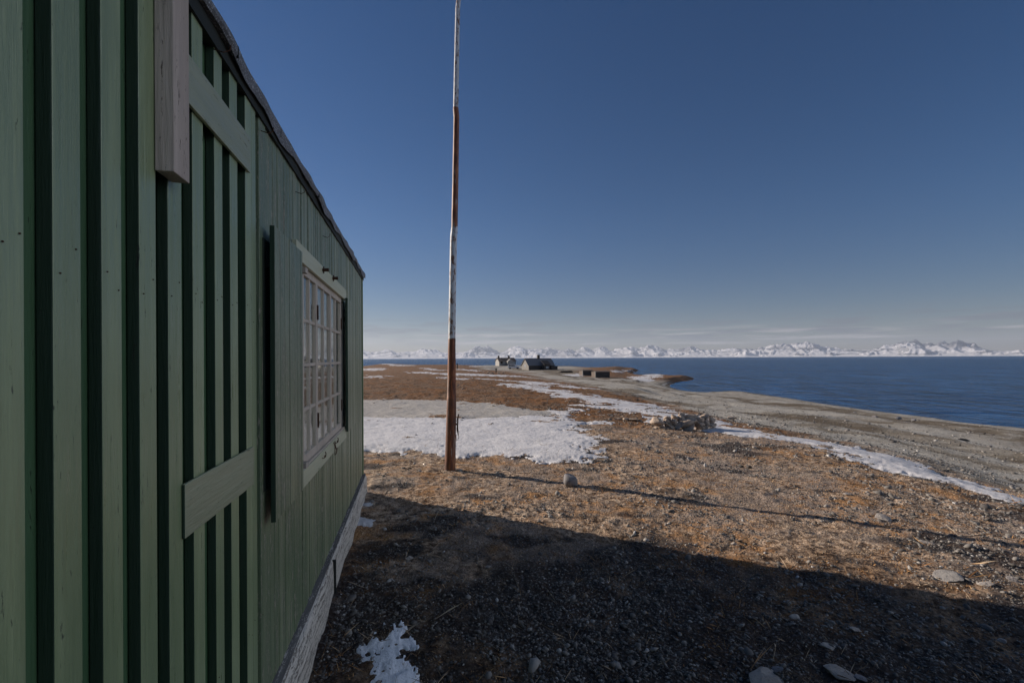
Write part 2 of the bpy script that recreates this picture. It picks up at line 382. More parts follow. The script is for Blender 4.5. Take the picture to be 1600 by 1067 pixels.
# ------------------------------------------------------------------ snow lying on the ground
m_snow, t = new_mat('snow')
pos = geo(t).outputs['Position']
dn = t.noise(pos, 3.0, 6, .7); dn2 = t.noise(pos, 22, 5, .7); dn3 = t.noise(pos, .7, 3, .6)
dirt = t.mapr(t.math('ADD', t.math('MULTIPLY', dn, .45), t.math('MULTIPLY', dn2, .55)), .50, .62)
snc = t.mix(t.math('MULTIPLY', dirt, .55), (.54,.54,.555), (.26,.245,.23))
principled(t, Base__Color=snc, Roughness=.7, Subsurface__Weight=0.0, Specular__IOR__Level=.3, Normal=bump(t, t.math('ADD', dn2, t.math('MULTIPLY', dn, .5)), .8, .010))
m_lifted_snow, t = new_mat('lifted_snow'); pos = geo(t).outputs['Position']
principled(t, Base__Color=(.86,.88,.92,1), Roughness=.6, Normal=bump(t, t.noise(pos, 26, 5, .65), .9, .014))  # brighter snow copy, lifts the shaded near patch through its colour
m_ice, t = new_mat('old_ice')
pos = geo(t).outputs['Position']
dn = t.noise(pos, 5.0, 6, .7); dn2 = t.noise(pos, 30, 5, .7)
ic = t.mix(t.mapr(dn, .4, .62), (.34,.31,.26), (.45,.42,.375))
ic = t.mix(t.mapr(dn2, .55, .66), ic, (.22,.19,.15))
principled(t, Base__Color=ic, Roughness=.55, Normal=bump(t, dn2, .6, .02))

def snow(pixels, label, thick=.05, edge=.25, mat=None, world_poly=None, res=None, pits=.5, name='snow_patch', seed=0):
    poly = world_poly or [ground_at(*p) for p in pixels]
    px_ = np.array([p[0] for p in poly]); py_ = np.array([p[1] for p in poly])
    rm = float(np.hypot(px_, py_).min())
    # sample in a polar frame so that the cells keep their proportion
    az = np.arctan2(px_, py_); rr = np.log(np.hypot(px_, py_))
    pad = .06
    a0, a1 = az.min()-pad*.5, az.max()+pad*.5; r0, r1 = rr.min()-pad, rr.max()+pad
    na = int(min(700, max(24, (a1-a0)/.0016))); nr = int(min(320, max(16, (r1-r0)/.0075)))
    AZ, RR = np.meshgrid(np.linspace(a0, a1, na), np.exp(np.linspace(r0, r1, nr)))
    x = (RR*np.sin(AZ)).ravel(); y = (RR*np.cos(AZ)).ravel()
    hb_, be_, hh_ = terrain(x, y)
    d = polydist(x, y, poly)
    rl = np.hypot(x, y)
    sc = np.clip(rl*.055, .07, 4)
    U = np.arctan2(x, y)/.055; W = np.log(rl+.2)/.055
    d = d + edge*sc*2.0*(fbm(U/1.3, W/1.6, 5+seed, 5, .6) + .03) 
    d = d + edge*.35*sc*vnoise(U*5, W*4, 9+seed)
    hole = pits*np.clip(fbm(U/1.1, W/.9, 71+seed, 4, .6)-.34, 0, 1)*sc*3.0
    d = d - hole
    d = d + edge*.30*sc*fbm(U*2.2, W*2.0, 15+seed, 3, .6)
    lift = np.clip(d/(sc*.9), -.6, 1)
    base = hb_ + .35*(hh_-hb_)
    z = np.where(lift > 0, hh_*(1-np.clip(lift*2.5, 0, 1))+base*np.clip(lift*2.5, 0, 1) + thick*lift + .004, hh_ + lift*.15)
    z = z + np.where(lift > 0, .004*fbm(x/.10, y/.10, 88, 3) + .008*fbm(x/.6, y/.6, 89, 2), 0)
    keep = (lift > -.3).reshape(AZ.shape)
    kf = keep[:-1,:-1] & keep[1:,:-1] & keep[:-1,1:] & keep[1:,1:]
    idx = (np.arange(nr-1)[:,None]*na + np.arange(na-1)[None])[kf]
    if len(idx) == 0: print('EMPTY SNOW', label); return None
    fc = np.stack([idx, idx+1, idx+na+1, idx+na], -1)
    used = np.unique(fc); remap = np.zeros(len(x), int); remap[used] = np.arange(len(used))
    o = from_np(name, np.stack([x, y, z], -1)[used], remap[fc], mat or m_snow, smooth=True)
    tag(o, kind='structure')
    return o
S_main = [(500,646),(567,646),(640,648),(720,652),(800,650),(850,646),(880,655),(905,657),(955,657),(960,660),(925,664),(905,669),(915,675),(935,683),(945,690),(930,697),(940,703),(935,710),(948,716),(905,722),(870,725),(800,717),(740,713),(700,713),(640,709),(567,706),(500,703)]
snow(S_main, 'wide white snow patch', thick=.03, edge=.26, pits=.6)
snow([(480,625),(567,625),(640,624),(700,626),(760,630),(800,636),(850,641),(880,645),(850,650),(800,653),(720,656),(640,657),(567,655),(480,655)], 'ice', thick=.045, edge=.12, mat=m_ice, pits=0, name='old_ice', seed=3)
snow([(860,645),(900,640),(930,648),(915,650),(885,650)], '', thick=.03, edge=.6, seed=5)
snow([(778,599),(830,600),(866,607),(897,612),(930,618),(960,624),(1027,633),(1057,641),(1117,654),(1140,659),(1155,668),(1196,676),(1241,683),(1286,688),(1320,695),(1431,722),(1487,745),(1600,779),(1800,835),
      (1800,850),(1600,790),(1525,771),(1450,749),(1375,730),(1320,714),(1286,707),(1264,696),(1207,687),(1162,683),(1117,676),(1072,669),(1016,662),(1005,650),(960,641),(927,630),(866,621),(852,614),(792,604)], '', thick=.03, edge=.2, pits=.35, seed=7)
snow([(792,594.5),(850,597),(890,602),(938,608),(890,605),(850,602),(800,597)], '', edge=.3, seed=8)
snow([(900,633),(940,633),(985,637),(960,640),(920,637)], '', edge=.4, seed=9)
for i, pts in enumerate([
    [(635,580.5),(701,583),(760,584.5),(800,586),(830,589),(800,589),(701,586.5),(650,583)],
    [(560,568.8),(620,569.6),(656,571.4),(620,571.8),(560,571.2)],
    [(656,575),(680,576.5),(700,579),(680,579)],
    [(560,576),(597,575),(597,579),(560,579.5)],
    [(573,586),(602,588),(600,590.5),(575,589.5)],
    [(687,589),(732,592),(732,594.5),(690,592)],
    [(717,576),(750,579),(745,581),(717,578.3)],
    [(737,571.2),(765,572.5),(760,574),(737,573.2)],
    [(744,590.5),(790,593.5),(785,595.5),(750,593)],
    [(978,591),(1000,586.5),(1015,581.5),(1039,584.5),(1030,589),(1010,595)],
    [(955,579),(985,577.5),(990,580),(960,582)],
    [(880,585),(905,583.5),(912,587),(890,588)],
    [(560,789-3),(582,785),(584,792),(565,794)],
    [(560,812),(572,808),(582,813),(578,820),(562,819)],
    ]):
    snow(pts, '', thick=.03, edge=.22 if i < 12 else .12, pits=.1, seed=20+i)
near = snow([(597,980),(624,974),(651,983),(640,992),(648,1017),(628,1019),(651,1042),(656,1056),(650,1110),(535,1110),(546,1068),(568,1038),(587,1028),(591,1017),(563,1016),(577,1005),(582,991)], '', thick=.016, edge=.16, pits=.45, seed=43, mat=m_lifted_snow)

# ------------------------------------------------------------------ the hut in the foreground
WA = math.atan(155/F); WD = .587*math.cos(WA)
nrm = Vector((math.cos(WA), math.sin(WA), 0)); wdir = Vector((-math.sin(WA), math.cos(WA), 0))
horg = Vector((0, 0, 0)) - nrm*WD
hut = empty('wooden_hut', horg, WA)
tag(hut, 'green painted board and batten hut with white plinth, felt roof and open shutters', 'hut')
def wp(px, py, pro=0.0):
    d = project_ray(px, py); t = -(WD-pro)/d.dot(nrm); p = d*t
    return p.dot(wdir), p.z + EYE
def ws(px, pro=0.0): return wp(px, 560, pro)[0]

def paint_mat(name, base, dark, worn, rough=.42, wear=.62, vert=True, bumpd=.003, streaks=.5, spec=.5):
    m, t = new_mat(name); oc = objc(t)
    st = (1, 1, .07) if vert else (1, .07, 1)
    grain = t.noise(t.scalev(oc, tuple(a*60 for a in st)), 1.0, 6, .7)
    big = t.noise(t.scalev(oc, tuple(a*5 for a in st)), 1.0, 4, .6)
    sp = t.noise(t.scalev(oc, tuple(a*(150 if a == 1 else 500) for a in st)), 1.0, 5, .75)
    rnd = geo(t).outputs['Random Per Island']
    c = t.mix(t.mapr(big, .35, .65), base, dark)
    c = t.mix(t.math('MULTIPLY', rnd, .45), c, dark)
    streak = t.noise(t.scalev(oc, tuple(a*28 for a in ((1, 1, .03) if vert else (1, .03, 1)))), 1.0, 4, .7)
    c = t.mix(t.mapr(streak, .40, .62, 0, streaks), c, dark)
    c = t.mix(t.mapr(grain, .36, .60, .5, 0), c, dark)
    chips = t.mapr(t.math('ADD', t.math('MULTIPLY', sp, .5), t.math('MULTIPLY', grain, .5)), wear-.02, wear+.015)
    c = t.mix(t.math('MULTIPLY', chips, .8), c, worn)
    h = t.math('SUBTRACT', grain, t.math('MULTIPLY', chips, .6))
    principled(t, Base__Color=c, Roughness=t.mapr(grain, .3, .7, rough-.08, rough+.15), Specular__IOR__Level=spec, Normal=bump(t, h, .9, bumpd))
    return m
m_green = paint_mat('green_paint', (.35,.42,.225), (.205,.265,.14), (.045,.05,.042), rough=.34, spec=.95, bumpd=.004)
m_groove_shade = paint_mat('groove_shade_green', (.030,.062,.032), (.020,.043,.024), (.012,.018,.012), rough=.6)  # same green darkened, shade of grooves and edges put into the colour
m_green2 = paint_mat('weathered_green_paint', (.40,.42,.26), (.13,.175,.095), (.42,.38,.29), rough=.42, wear=.555, bumpd=.006, streaks=.95, spec=.8)
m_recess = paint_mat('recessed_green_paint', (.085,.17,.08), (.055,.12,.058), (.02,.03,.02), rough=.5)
m_greenrail = paint_mat('green_paint_cross', (.42,.435,.29), (.27,.295,.185), (.03,.035,.03), rough=.38, spec=.9, bumpd=.004, vert=False)
m_lintel = paint_mat('pale_green_paint', (.58,.58,.42), (.44,.45,.31), (.06,.06,.045), rough=.5, vert=False)
m_wood = paint_mat('grey_bare_wood', (.74,.64,.55), (.40,.33,.28), (.13,.105,.09), rough=.7, wear=.61, streaks=.8, bumpd=.005)
m_frame = paint_mat('greyed_window_paint', (.62,.53,.44), (.46,.39,.32), (.10,.08,.07), rough=.55, wear=.6)
m_plinth = paint_mat('white_plinth_paint', (.80,.76,.68), (.58,.53,.46), (.13,.10,.075), rough=.7, wear=.545, vert=False, bumpd=.006)
m_cap = paint_mat('dark_weathered_board', (.22,.215,.205), (.06,.056,.052), (.45,.43,.40), rough=.8, wear=.55, vert=False)
m_dark, t = new_mat('dark_wood'); principled(t, Base__Color=(.012,.016,.013,1), Roughness=.8)
m_shadow, t = new_mat('gap_shade'); principled(t, Base__Color=(.02,.03,.022,1), Roughness=.85)  # near black, painted shade of the gap behind the shutter
m_iron, t = new_mat('rusty_iron'); oc = objc(t)
principled(t, Base__Color=t.mix(t.noise(oc, 60, 4, .7), (.03,.018,.012), (.12,.045,.02)), Roughness=.8, Metallic=.3)
m_felt, t = new_mat('roofing_felt'); oc = objc(t)
fn = t.noise(oc, 160, 3, .8); fn2 = t.noise(oc, 7, 4, .6)
fc_ = t.mix(t.mapr(fn, .54, .68), t.mix(fn2, (.075,.08,.09), (.15,.16,.18)), (.70,.71,.74))
principled(t, Base__Color=fc_, Roughness=.85, Normal=bump(t, fn, .8, .004))

S_END = ws(566.5); S_START = -3.6; WT = 2.53; WB = .24
random.seed(3)
# near wall: board and batten
NAILS = []
bm = bmesh.new()
faces_px = [(-8,40),(83,127.5),(160,191.5),(218,244.5),(263,284.5)]
door_px = [(302,319),(336.5,349),(360.5,372.5)]
spans = [(ws(a), ws(b)) for a, b in faces_px]
pitch = spans[2][0]-spans[1][0]; wid = spans[2][1]-spans[2][0]
k = 1
while spans[0][0]-k*pitch > S_START:
    a = spans[1][0]-(k+1)*pitch; spans.append((a, a+wid)); k += 1
spans.append((ws(384), ws(393.5))); spans.append((ws(394.3), ws(401))); spans.append((ws(406), ws(416)))
spans = [s for i, s in enumerate(spans)]
for a, b in spans:
    j = random.uniform(-.0015, .0015)
    box(bm, -.024, j, a, b, WB, WT+.02)
for a, b in spans + [(ws(q[0]), ws(q[1])) for q in door_px]:
    for zz in (.62, 1.765):
        for f in (.22, .78):
            y = a+(b-a)*f; z = zz+random.uniform(-.03, .03)
            if random.random() < .25: continue
            NAILS.append((y, z))
s = ws(416)+.003
win_a, win_b = wp(468, 560, -.01)[0], ws(537)
win_z0, win_z1 = 1.035, 2.085
while s < S_END-.03:
    w = random.uniform(.046, .062)
    if s+w > S_END: w = S_END-s
    j = random.uniform(-.006, .0); g_ = random.uniform(.003, .007)
    if s+w > win_a and s < win_b:
        box(bm, -.024, j, s, s+w-g_, WB, win_z0); box(bm, -.024, j, s, s+w-g_, win_z1, WT+.02)
    else:
        box(bm, -.024, j, s, s+w-g_, WB, WT+.02)
    s += w
wall = from_bm('wall', bm, m_green, hut, bevel=.0022)
# split material: boards beyond the door are weathered
wall.data.materials.append(m_green2)
thr = ws(401.5)
wall.data.materials.append(m_groove_shade)
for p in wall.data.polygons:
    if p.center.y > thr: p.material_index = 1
    elif abs(p.normal.x) < .5 or p.center.x < -.01: p.material_index = 2  # painted shade on the batten sides
# boarding behind the battens, gable ends and back wall
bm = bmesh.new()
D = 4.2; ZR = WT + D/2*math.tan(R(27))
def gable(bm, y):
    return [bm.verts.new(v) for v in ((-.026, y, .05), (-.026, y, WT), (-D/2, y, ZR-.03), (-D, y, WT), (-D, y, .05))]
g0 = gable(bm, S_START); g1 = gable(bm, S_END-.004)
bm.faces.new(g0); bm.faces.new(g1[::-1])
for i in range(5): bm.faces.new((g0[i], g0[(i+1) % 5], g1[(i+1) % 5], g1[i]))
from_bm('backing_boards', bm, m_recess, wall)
bm = bmesh.new()
for y, z in NAILS:
    bmesh.ops.create_cone(bm, cap_ends=True, segments=8, radius1=.0016, radius2=.0013, depth=.0018, matrix=Matrix.Translation((.0016, y, z)) @ Matrix.Rotation(R(90), 4, 'Y'))
nh = from_bm('nail_heads', bm, m_iron, wall); nh['kind'] = 'stuff'
bm = bmesh.new(); box(bm, -.07, .006, S_END+.001, S_END+.02, WB, WT+.02)
from_bm('corner_board', bm, m_green, hut, bevel=.002)

# boarded door with two cross boards
bm = bmesh.new()
for a, b in door_px: box(bm, -.024, 0, ws(a), ws(b), WB, WT+.02)
door = from_bm('door', bm, m_green, hut, bevel=.0022)
door.data.materials.append(m_groove_shade)
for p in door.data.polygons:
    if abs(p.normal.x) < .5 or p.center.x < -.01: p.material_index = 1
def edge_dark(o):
    o.data.materials.append(m_groove_shade)
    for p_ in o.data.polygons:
        if p_.normal.y < -.5: p_.material_index = 1  # near end gets the painted shade
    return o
def crossboard(pa, pb, ztop_y, zbot_y, thick):
    s0, z1 = wp(pa[0], pa[1], thick); _, z0 = wp(pa[0], pa[2], thick)
    s1, z3 = wp(pb[0], pb[1], thick); _, z2 = wp(pb[0], pb[2], thick)
    bm = bmesh.new(); box(bm, .0015, thick, s0, s1, (z0+z2)/2, (z1+z3)/2)
    return edge_dark(from_bm('crossboard', bm, m_greenrail, door, bevel=.002))
crossboard((289,755,843), (397,698,756), 0, 0, .009)
s0 = ws(287, .010)
bm = bmesh.new(); z1 = wp(299, 80, .022)[1]; z0 = wp(299, 157, .022)[1]
z3 = wp(393, 212, .022)[1]; z2 = wp(393, 268, .022)[1]
print('TOPRAIL', z0, z2, z1, z3)
box(bm, .0015, .012, s0, ws(393, .012), (z0+z2)/2, (z1+z3)/2)
edge_dark(from_bm('crossboard', bm, m_greenrail, door, bevel=.002))

# grey upright timber fixed under the eave
s0, z0 = wp(240, 266, 0.0); pro = .041; s1 = ws(298, pro)
bm = bmesh.new(); box(bm, .002, pro, s0, s1, z0, WT)
from_bm('eave_post', bm, m_wood, hut, bevel=.002)

# roof: rafters edge, fascia, felt
bm = bmesh.new(); box(bm, -.02, .008, S_START-.1, S_END+.10, WT-.002, WT+.05)
roof = from_bm('roof', bm, m_dark, hut)
bm = bmesh.new()
ys = np.linspace(S_START-.12, S_END+.13, 420)
sl = math.tan(R(27))
prev = None
for y in ys:
    wv = .012*math.sin(y*5.3)+.010*math.sin(y*13.1+1)+random.uniform(-.0025, .0025)
    w2 = .006*math.sin(y*4.1+2)+.004*math.sin(y*17)
    pr = [(.020+w2*.5, WT+.030+wv), (.024+w2, WT+.045+wv*.7), (.024+w2, WT+.075), (.014, WT+.088), (-.05, WT+.088+.055*sl), (-D/2, WT+.088+(D/2)*sl), (-D-.03, WT+.07), (-D-.03, WT+.04), (-D/2, WT+.04+(D/2)*sl), (.0, WT+.052)]
    ring = [bm.verts.new((a, y, b)) for a, b in pr]
    if prev:
        for i in range(len(ring)):
            bm.faces.new((prev[i], prev[(i+1) % len(ring)], ring[(i+1) % len(ring)], ring[i]))
    else: bm.faces.new(ring[::-1])
    prev = ring
bm.faces.new(prev)
felt = from_bm('roofing_felt', bm, m_felt, roof)
bm = bmesh.new()
for px_ in (318, 374, 446, 500, 530, 553):
    s = ws(px_, .03)
    xo = .0255+.006*math.sin(s*4.1+2)+.004*math.sin(s*17); bm = bmesh.new(); box(bm, .0, xo, s, s+.005, WT+.038, WT+.0745); from_bm('felt_seam', bm, m_dark, roof)
for px_, py_ in ((340,78),(412,205),(465,300),(507,369)):
    s, z = wp(px_, py_, .01); bm = bmesh.new()
    pts = [(.0, s, z-.0), (.03, s-.01, z-.012), (.045, s-.004, z+.0), (.045, s+.004, z+.02)]
    tube(bm, pts, .0016, 6); from_bm('bent_nail', bm, m_iron, roof)

# plinth
bm = bmesh.new()
N = 160; ys = np.linspace(S_START, S_END+.05, N); prev = None
for i, y in enumerate(ys):
    w = .004*math.sin(y*3.1)+.003*math.sin(y*11)
    pr = [(-.02, WB+.012), (.030+w, WB-.012+w*.5), (.038+w, WB-.03), (.046+w*1.6, .12), (.05+w*2, -.10), (-.02, -.10)]
    ring = [bm.verts.new((a, y, b)) for a, b in pr]
    if prev:
        for k in range(6): bm.faces.new((prev[k], prev[(k+1) % 6], ring[(k+1) % 6], ring[k]))
    else: bm.faces.new(ring[::-1])
    prev = ring
bm.faces.new(prev)
pl = from_bm('plinth', bm, m_plinth, hut)
bm = bmesh.new(); box(bm, -.005, .024, S_START, S_END+.052, WB+.006, WB+.016)
for v in bm.verts:
    if v.co.x > 0: v.co.z -= .014
from_bm('plinth_cap', bm, m_cap, pl)
s_, z_ = wp(522, 862, .04)
bm = bmesh.new(); box(bm, .02, .0505, s_, s_+.018, -.05, WB-.02)
from_bm('joint_strip', bm, m_dark, pl)

# shutters
def shutter(s0, s1, z0, z1, name='shutter', label=None):
    bm = bmesh.new(); s = s0
    while s < s1-.01:
        w = min(random.uniform(.055, .075), s1-s)
        box(bm, .027, .046+random.uniform(-.001, .001), s, s+w-.002, z0+random.uniform(-.002,.002), z1+random.uniform(-.002, .002)); s += w
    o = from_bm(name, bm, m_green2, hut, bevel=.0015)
    o.data.materials.append(m_groove_shade)
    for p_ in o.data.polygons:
        if abs(p_.normal.y) > .5: p_.material_index = 1  # shutter edges carry painted shade
    bm = bmesh.new()
    bm.free()
    for zz in (z0+.12, z1-.16):
        bm = bmesh.new(); box(bm, .006, .026, s0+.03, s1-.03, zz, zz+.07); from_bm('batten', bm, m_dark, o)
    if label: o['label'] = label
    return o
sa = wp(422, 560, .027)[0]; sb = wp(473.5, 560, .046)[0]
zt = wp(430, 353, .046)[1]; zb = wp(430, 817, .046)[1]
shutter(sa, sb, zb, zt, label='near shutter folded back, seen edge on')
bm = bmesh.new(); box(bm, .001, .004, sa-.0, sa+.3, zb+.12, zt-.05); from_bm('shadow_sheet', bm, m_shadow, wall)  # dark sheet added as the shade behind the near shutter
sc_ = wp(540, 560, .027)[0]
shutter(sc_, sc_+.5, wp(542, 677, .046)[1], wp(542, 464.5, .046)[1], label='far shutter folded back against the boards')

# window
window = None
bm = bmesh.new()
ls0 = wp(463.5, 374, .023)[0]; ls1 = wp(541, 460, .023)[0]
lz1 = wp(463.5, 374, .023)[1]; lz0 = wp(474, 411, .023)[1]
sz1 = wp(476, 735, .023)[1]; sz0 = wp(476, 762, .023)[1]
print('LINTEL', lz0, lz1, 'SILL', sz0, sz1, 'span', ls0, ls1, 'door', ws(287), ws(397), 'end', S_END, 'shutter', sa, sb, zb, zt)
box(bm, -.024, -.003, win_a-.02, win_a+.025, sz1, lz0); box(bm, -.024, -.003, win_b-.04, win_b+.002, sz1, lz0)
box(bm, -.024, -.003, win_a+.025, win_b-.04, lz0-.02, lz0+.02); 
window = from_bm('window', bm, m_frame, hut, bevel=.002)
bm = bmesh.new(); box(bm, .001, .023, ls0, ls1, lz0, lz1); lint = from_bm('lintel', bm, m_lintel, hut, bevel=.002)
bm = bmesh.new(); box(bm, .001, .02, sb+.002, ls1, sz0, sz1)
for_s = from_bm('sill', bm, m_lintel, hut, bevel=.002)
bm = bmesh.new(); box(bm, -.02, .016, sb-.12, ls1, sz1+.001, sz1+.012); from_bm('drip_board', bm, m_frame, for_s, bevel=.002)
cols = [ws(p, -.006) for p in (479, 493.5, 505.4, 515.5, 523.5, 531.8)]
print('COLS', cols)
st = (cols[5]-cols[1])/4
stiles = [cols[1]-2*st, cols[1], cols[1]+2*st, cols[5]]
gz0, gz1 = sz1+.013, lz0-.001
for i in range(3):
    a, b = stiles[i], stiles[i+1]
    a = max(a, win_a+.026)
    bm = bmesh.new()
    fw = .026
    box(bm, -.016, .001, a+.001, a+fw, gz0, gz1); box(bm, -.016, .001, b-fw, b-.001, gz0, gz1)
    box(bm, -.016, .001, a+fw, b-fw, gz0, gz0+.045); box(bm, -.016, .001, a+fw, b-fw, gz1-.04, gz1)
    mid = (a+b)/2
    box(bm, -.016, -.002, mid-.010, mid+.010, gz0+.045, gz1-.04)
    for k in (1, 2, 3):
        z = gz0+.045+(gz1-.04-gz0-.045)*k/4
        box(bm, -.016, -.0035, a+fw, mid-.010, z-.009, z+.009); box(bm, -.016, -.0035, mid+.010, b-fw, z-.009, z+.009)
    ca = from_bm('casement', bm, m_frame, window, bevel=.0012)
    for z in (gz0+.19, gz1-.21):
        bm = bmesh.new(); sgn = a+.003 if i == 1 else b-.02
        if i == 0: continue
        box(bm, .0012, .006, sgn, sgn+.017, z-.045, z+.045); tube(bm, [(.007, sgn, z-.045), (.007, sgn, z+.045)], .004, 8)
        from_bm('hinge', bm, m_iron, ca)
m_glass, t = new_mat('window_glass')
fr = t.n('ShaderNodeFresnel', IOR=1.22)
gl = t.n('ShaderNodeBsdfGlossy', Color=(1,1,1,1), Roughness=.015, Normal=bump(t, t.noise(objc(t), 5, 2, .5), .25, .003))
tr = t.n('ShaderNodeBsdfTransparent', Color=(.9,.93,.92,1))
mx = t.n('ShaderNodeMixShader', i0=t.math('MULTIPLY', fr.outputs[0], .9, True), i1=tr, i2=gl); t.n('ShaderNodeOutputMaterial', Surface=mx)
bm = bmesh.new(); box(bm, -.0125, -.0105, win_a+.03, win_b-.045, gz0+.01, gz1-.01); from_bm('pane', bm, m_glass, window)
m_curt, t = new_mat('pale_blind'); principled(t, Base__Color=t.mix(t.noise(objc(t), 3, 3, .6), (.84,.77,.69), (.90,.85,.78)), Roughness=.8)
bm = bmesh.new(); box(bm, -.0245, -.020, win_a+.028, win_b-.042, gz0+.005, gz1-.005); from_bm('blind', bm, m_curt, window)
# pegs on the lintel, hooks and rings on the sill
for px_, py_ in ((504, 422), (519.5, 435)):
    s, z = wp(px_, py_, .023); bm = bmesh.new()
    tube(bm, [(.022, s, z), (.060, s, z+.002)], [.010, .011], 12); tube(bm, [(.030, s, z+.022), (.030, s, z-.02)], .004, 8)
    from_bm('peg', bm, m_iron, lint)
for px_, py_ in ((507.5, 713), (527, 690)):
    s, z = wp(px_, py_, .03); bm = bmesh.new()
    pts = [(.02, s-.03, z-.004), (.032, s-.03, z-.004)] + [(.034, s+.018*math.sin(a)-.0, z+.016*(1-math.cos(a))-.004) for a in np.linspace(-1.6, 3.6, 14)]
    tube(bm, pts, .0026, 6); from_bm('hook', bm, m_iron, for_s)
s, z = wp(524, 690, .03); bm = bmesh.new()
tube(bm, [(.022, s-.02, z), (.030, s-.02, z-.03), (.030, s-.02, z-.09)], .003, 6); tube(bm, [(.03, s-.02, z-.09), (.034, s+.02, z-.085), (.034, s+.05, z-.05)], .003, 6); tube(bm, [(.022, s+.03, z), (.030, s+.03, z-.06)], .003, 6)
from_bm('latch', bm, m_iron, for_s)
for px_, py_ in ((471, 726), (470, 423)):
    s, z = wp(px_, py_, .02); bm = bmesh.new(); box(bm, -.002, .05, s-.03, s+.02, z-.014, z+.014)
    from_bm('corner_block', bm, m_frame, window, bevel=.002)

# ------------------------------------------------------------------ flagpole
bx, by = ground_at(703, 733); bz = float(terrain(np.array([bx]), np.array([by]))[2][0])
pole = empty('flagpole', (bx, by, bz)); tag(pole, 'tall flaking white flagpole with rusty brown stretches, standing beside the snow', 'flagpole')
pole.rotation_euler = (0, R(1.28), 0)
dist = by
def pz(py): return (EYE + (CY-py)/F*dist) - bz
m_pole, t = new_mat('flaking_pole'); oc = objc(t)
oz = t.n('ShaderNodeSeparateXYZ', Vector=oc).outputs['Z']
jag = t.math('MULTIPLY', t.math('SUBTRACT', t.noise(t.scalev(oc, (9, 9, 2.0)), 1.0, 5, .6), .5), .35)
zz = t.math('ADD', oz, jag)
zz0 = t.math('ADD', oz, t.math('MULTIPLY', jag, .35))
rust_n = t.noise(t.scalev(oc, (22, 22, 4)), 1.0, 6, .7)
rustc = t.ramp(rust_n, [(.32, (.04,.013,.007)), (.46, (.11,.030,.012)), (.58, (.25,.075,.025)), (.72, (.42,.21,.08))])
whitec = t.mix(t.mapr(t.noise(t.scalev(oc, (30,30,9)), 1.0, 5, .7), .53, .57), (.50,.53,.57), (.16,.08,.05))
z1_, z2_, z3_ = pz(528), pz(355), pz(168)
lowr = t.mapr(zz0, z1_+.008, z1_-.008); midr = t.math('MULTIPLY', t.mapr(zz0, z2_-.008, z2_+.008), t.mapr(zz0, z3_+.008, z3_-.008))
fac = t.math('ADD', lowr, midr, True)
pc = t.mix(fac, whitec, rustc)
worn2 = t.mapr(t.noise(t.scalev(oc, (14,14,1.5)), 1.0, 5, .7), .58, .63)
pc = t.mix(t.math('MULTIPLY', worn2, .7), pc, (.42,.40,.36))
darker = t.mapr(zz0, pz(622)+.01, pz(622)-.01)
pc = t.mix(t.math('MULTIPLY', darker, .35), pc, (.06,.028,.016))
principled(t, Base__Color=pc, Roughness=.6, Normal=bump(t, t.math('ADD', rust_n, t.noise(t.scalev(oc,(50,50,6)), 1.0, 4, .7)), .6, .006))
bm = bmesh.new()
prof = [(733+20, 17.5), (733, 17), (700, 16.2), (622, 14.6), (620, 13.6), (560, 12.3), (530, 11.6), (528, 11.0), (357, 10.4), (355, 9.8), (170, 8.8), (168, 8.0), (0, 6.8), (-120, 6.0), (-235, 5)]
pts = []; rads = []
for py_, wpx in prof:
    pts.append((0, 0, pz(py_))); rads.append(wpx/2/F*dist)
P2, R2 = [], []
for i in range(len(pts)-1):
    nseg = max(1, int((pts[i+1][2]-pts[i][2])/.12))
    for k in range(nseg):
        f = k/nseg; P2.append((.006*math.sin(pts[i][2]*2.1+f), 0, pts[i][2]*(1-f)+pts[i+1][2]*f)); R2.append(rads[i]*(1-f)+rads[i+1]*f)
P2.append(pts[-1]); R2.append(rads[-1])
tube(bm, P2, R2, 20)
from_bm('pole', bm, m_pole, pole, smooth=True)
bm = bmesh.new(); bmesh.ops.create_uvsphere(bm, u_segments=16, v_segments=10, radius=.055, matrix=Matrix.Translation((0, 0, pz(-240)+.02)))
from_bm('finial', bm, m_pole, pole, smooth=True)
bm = bmesh.new(); rr0 = 15/2/F*dist; zc = pz(662)
tube(bm, [(rr0-.01, 0, zc), (rr0+.035, 0, zc)], .012, 8)
tube(bm, [(rr0+.045, 0, zc+.15), (rr0+.03, 0, zc+.08), (rr0+.028, 0, zc-.08), (rr0+.045, 0, zc-.16)], [.006,.012,.012,.006], 8)
from_bm('cleat', bm, m_iron, pole)
bm = bmesh.new()
tube(bm, [(rr0+.03, -.01, zc+.06), (rr0+.04, -.015, zc-.05), (rr0+.05, -.01, zc-.2), (rr0+.02, -.015, zc-.24), (rr0+.012, -.01, zc-.15)], .004, 6)
from_bm('rope', bm, m_wood, pole)

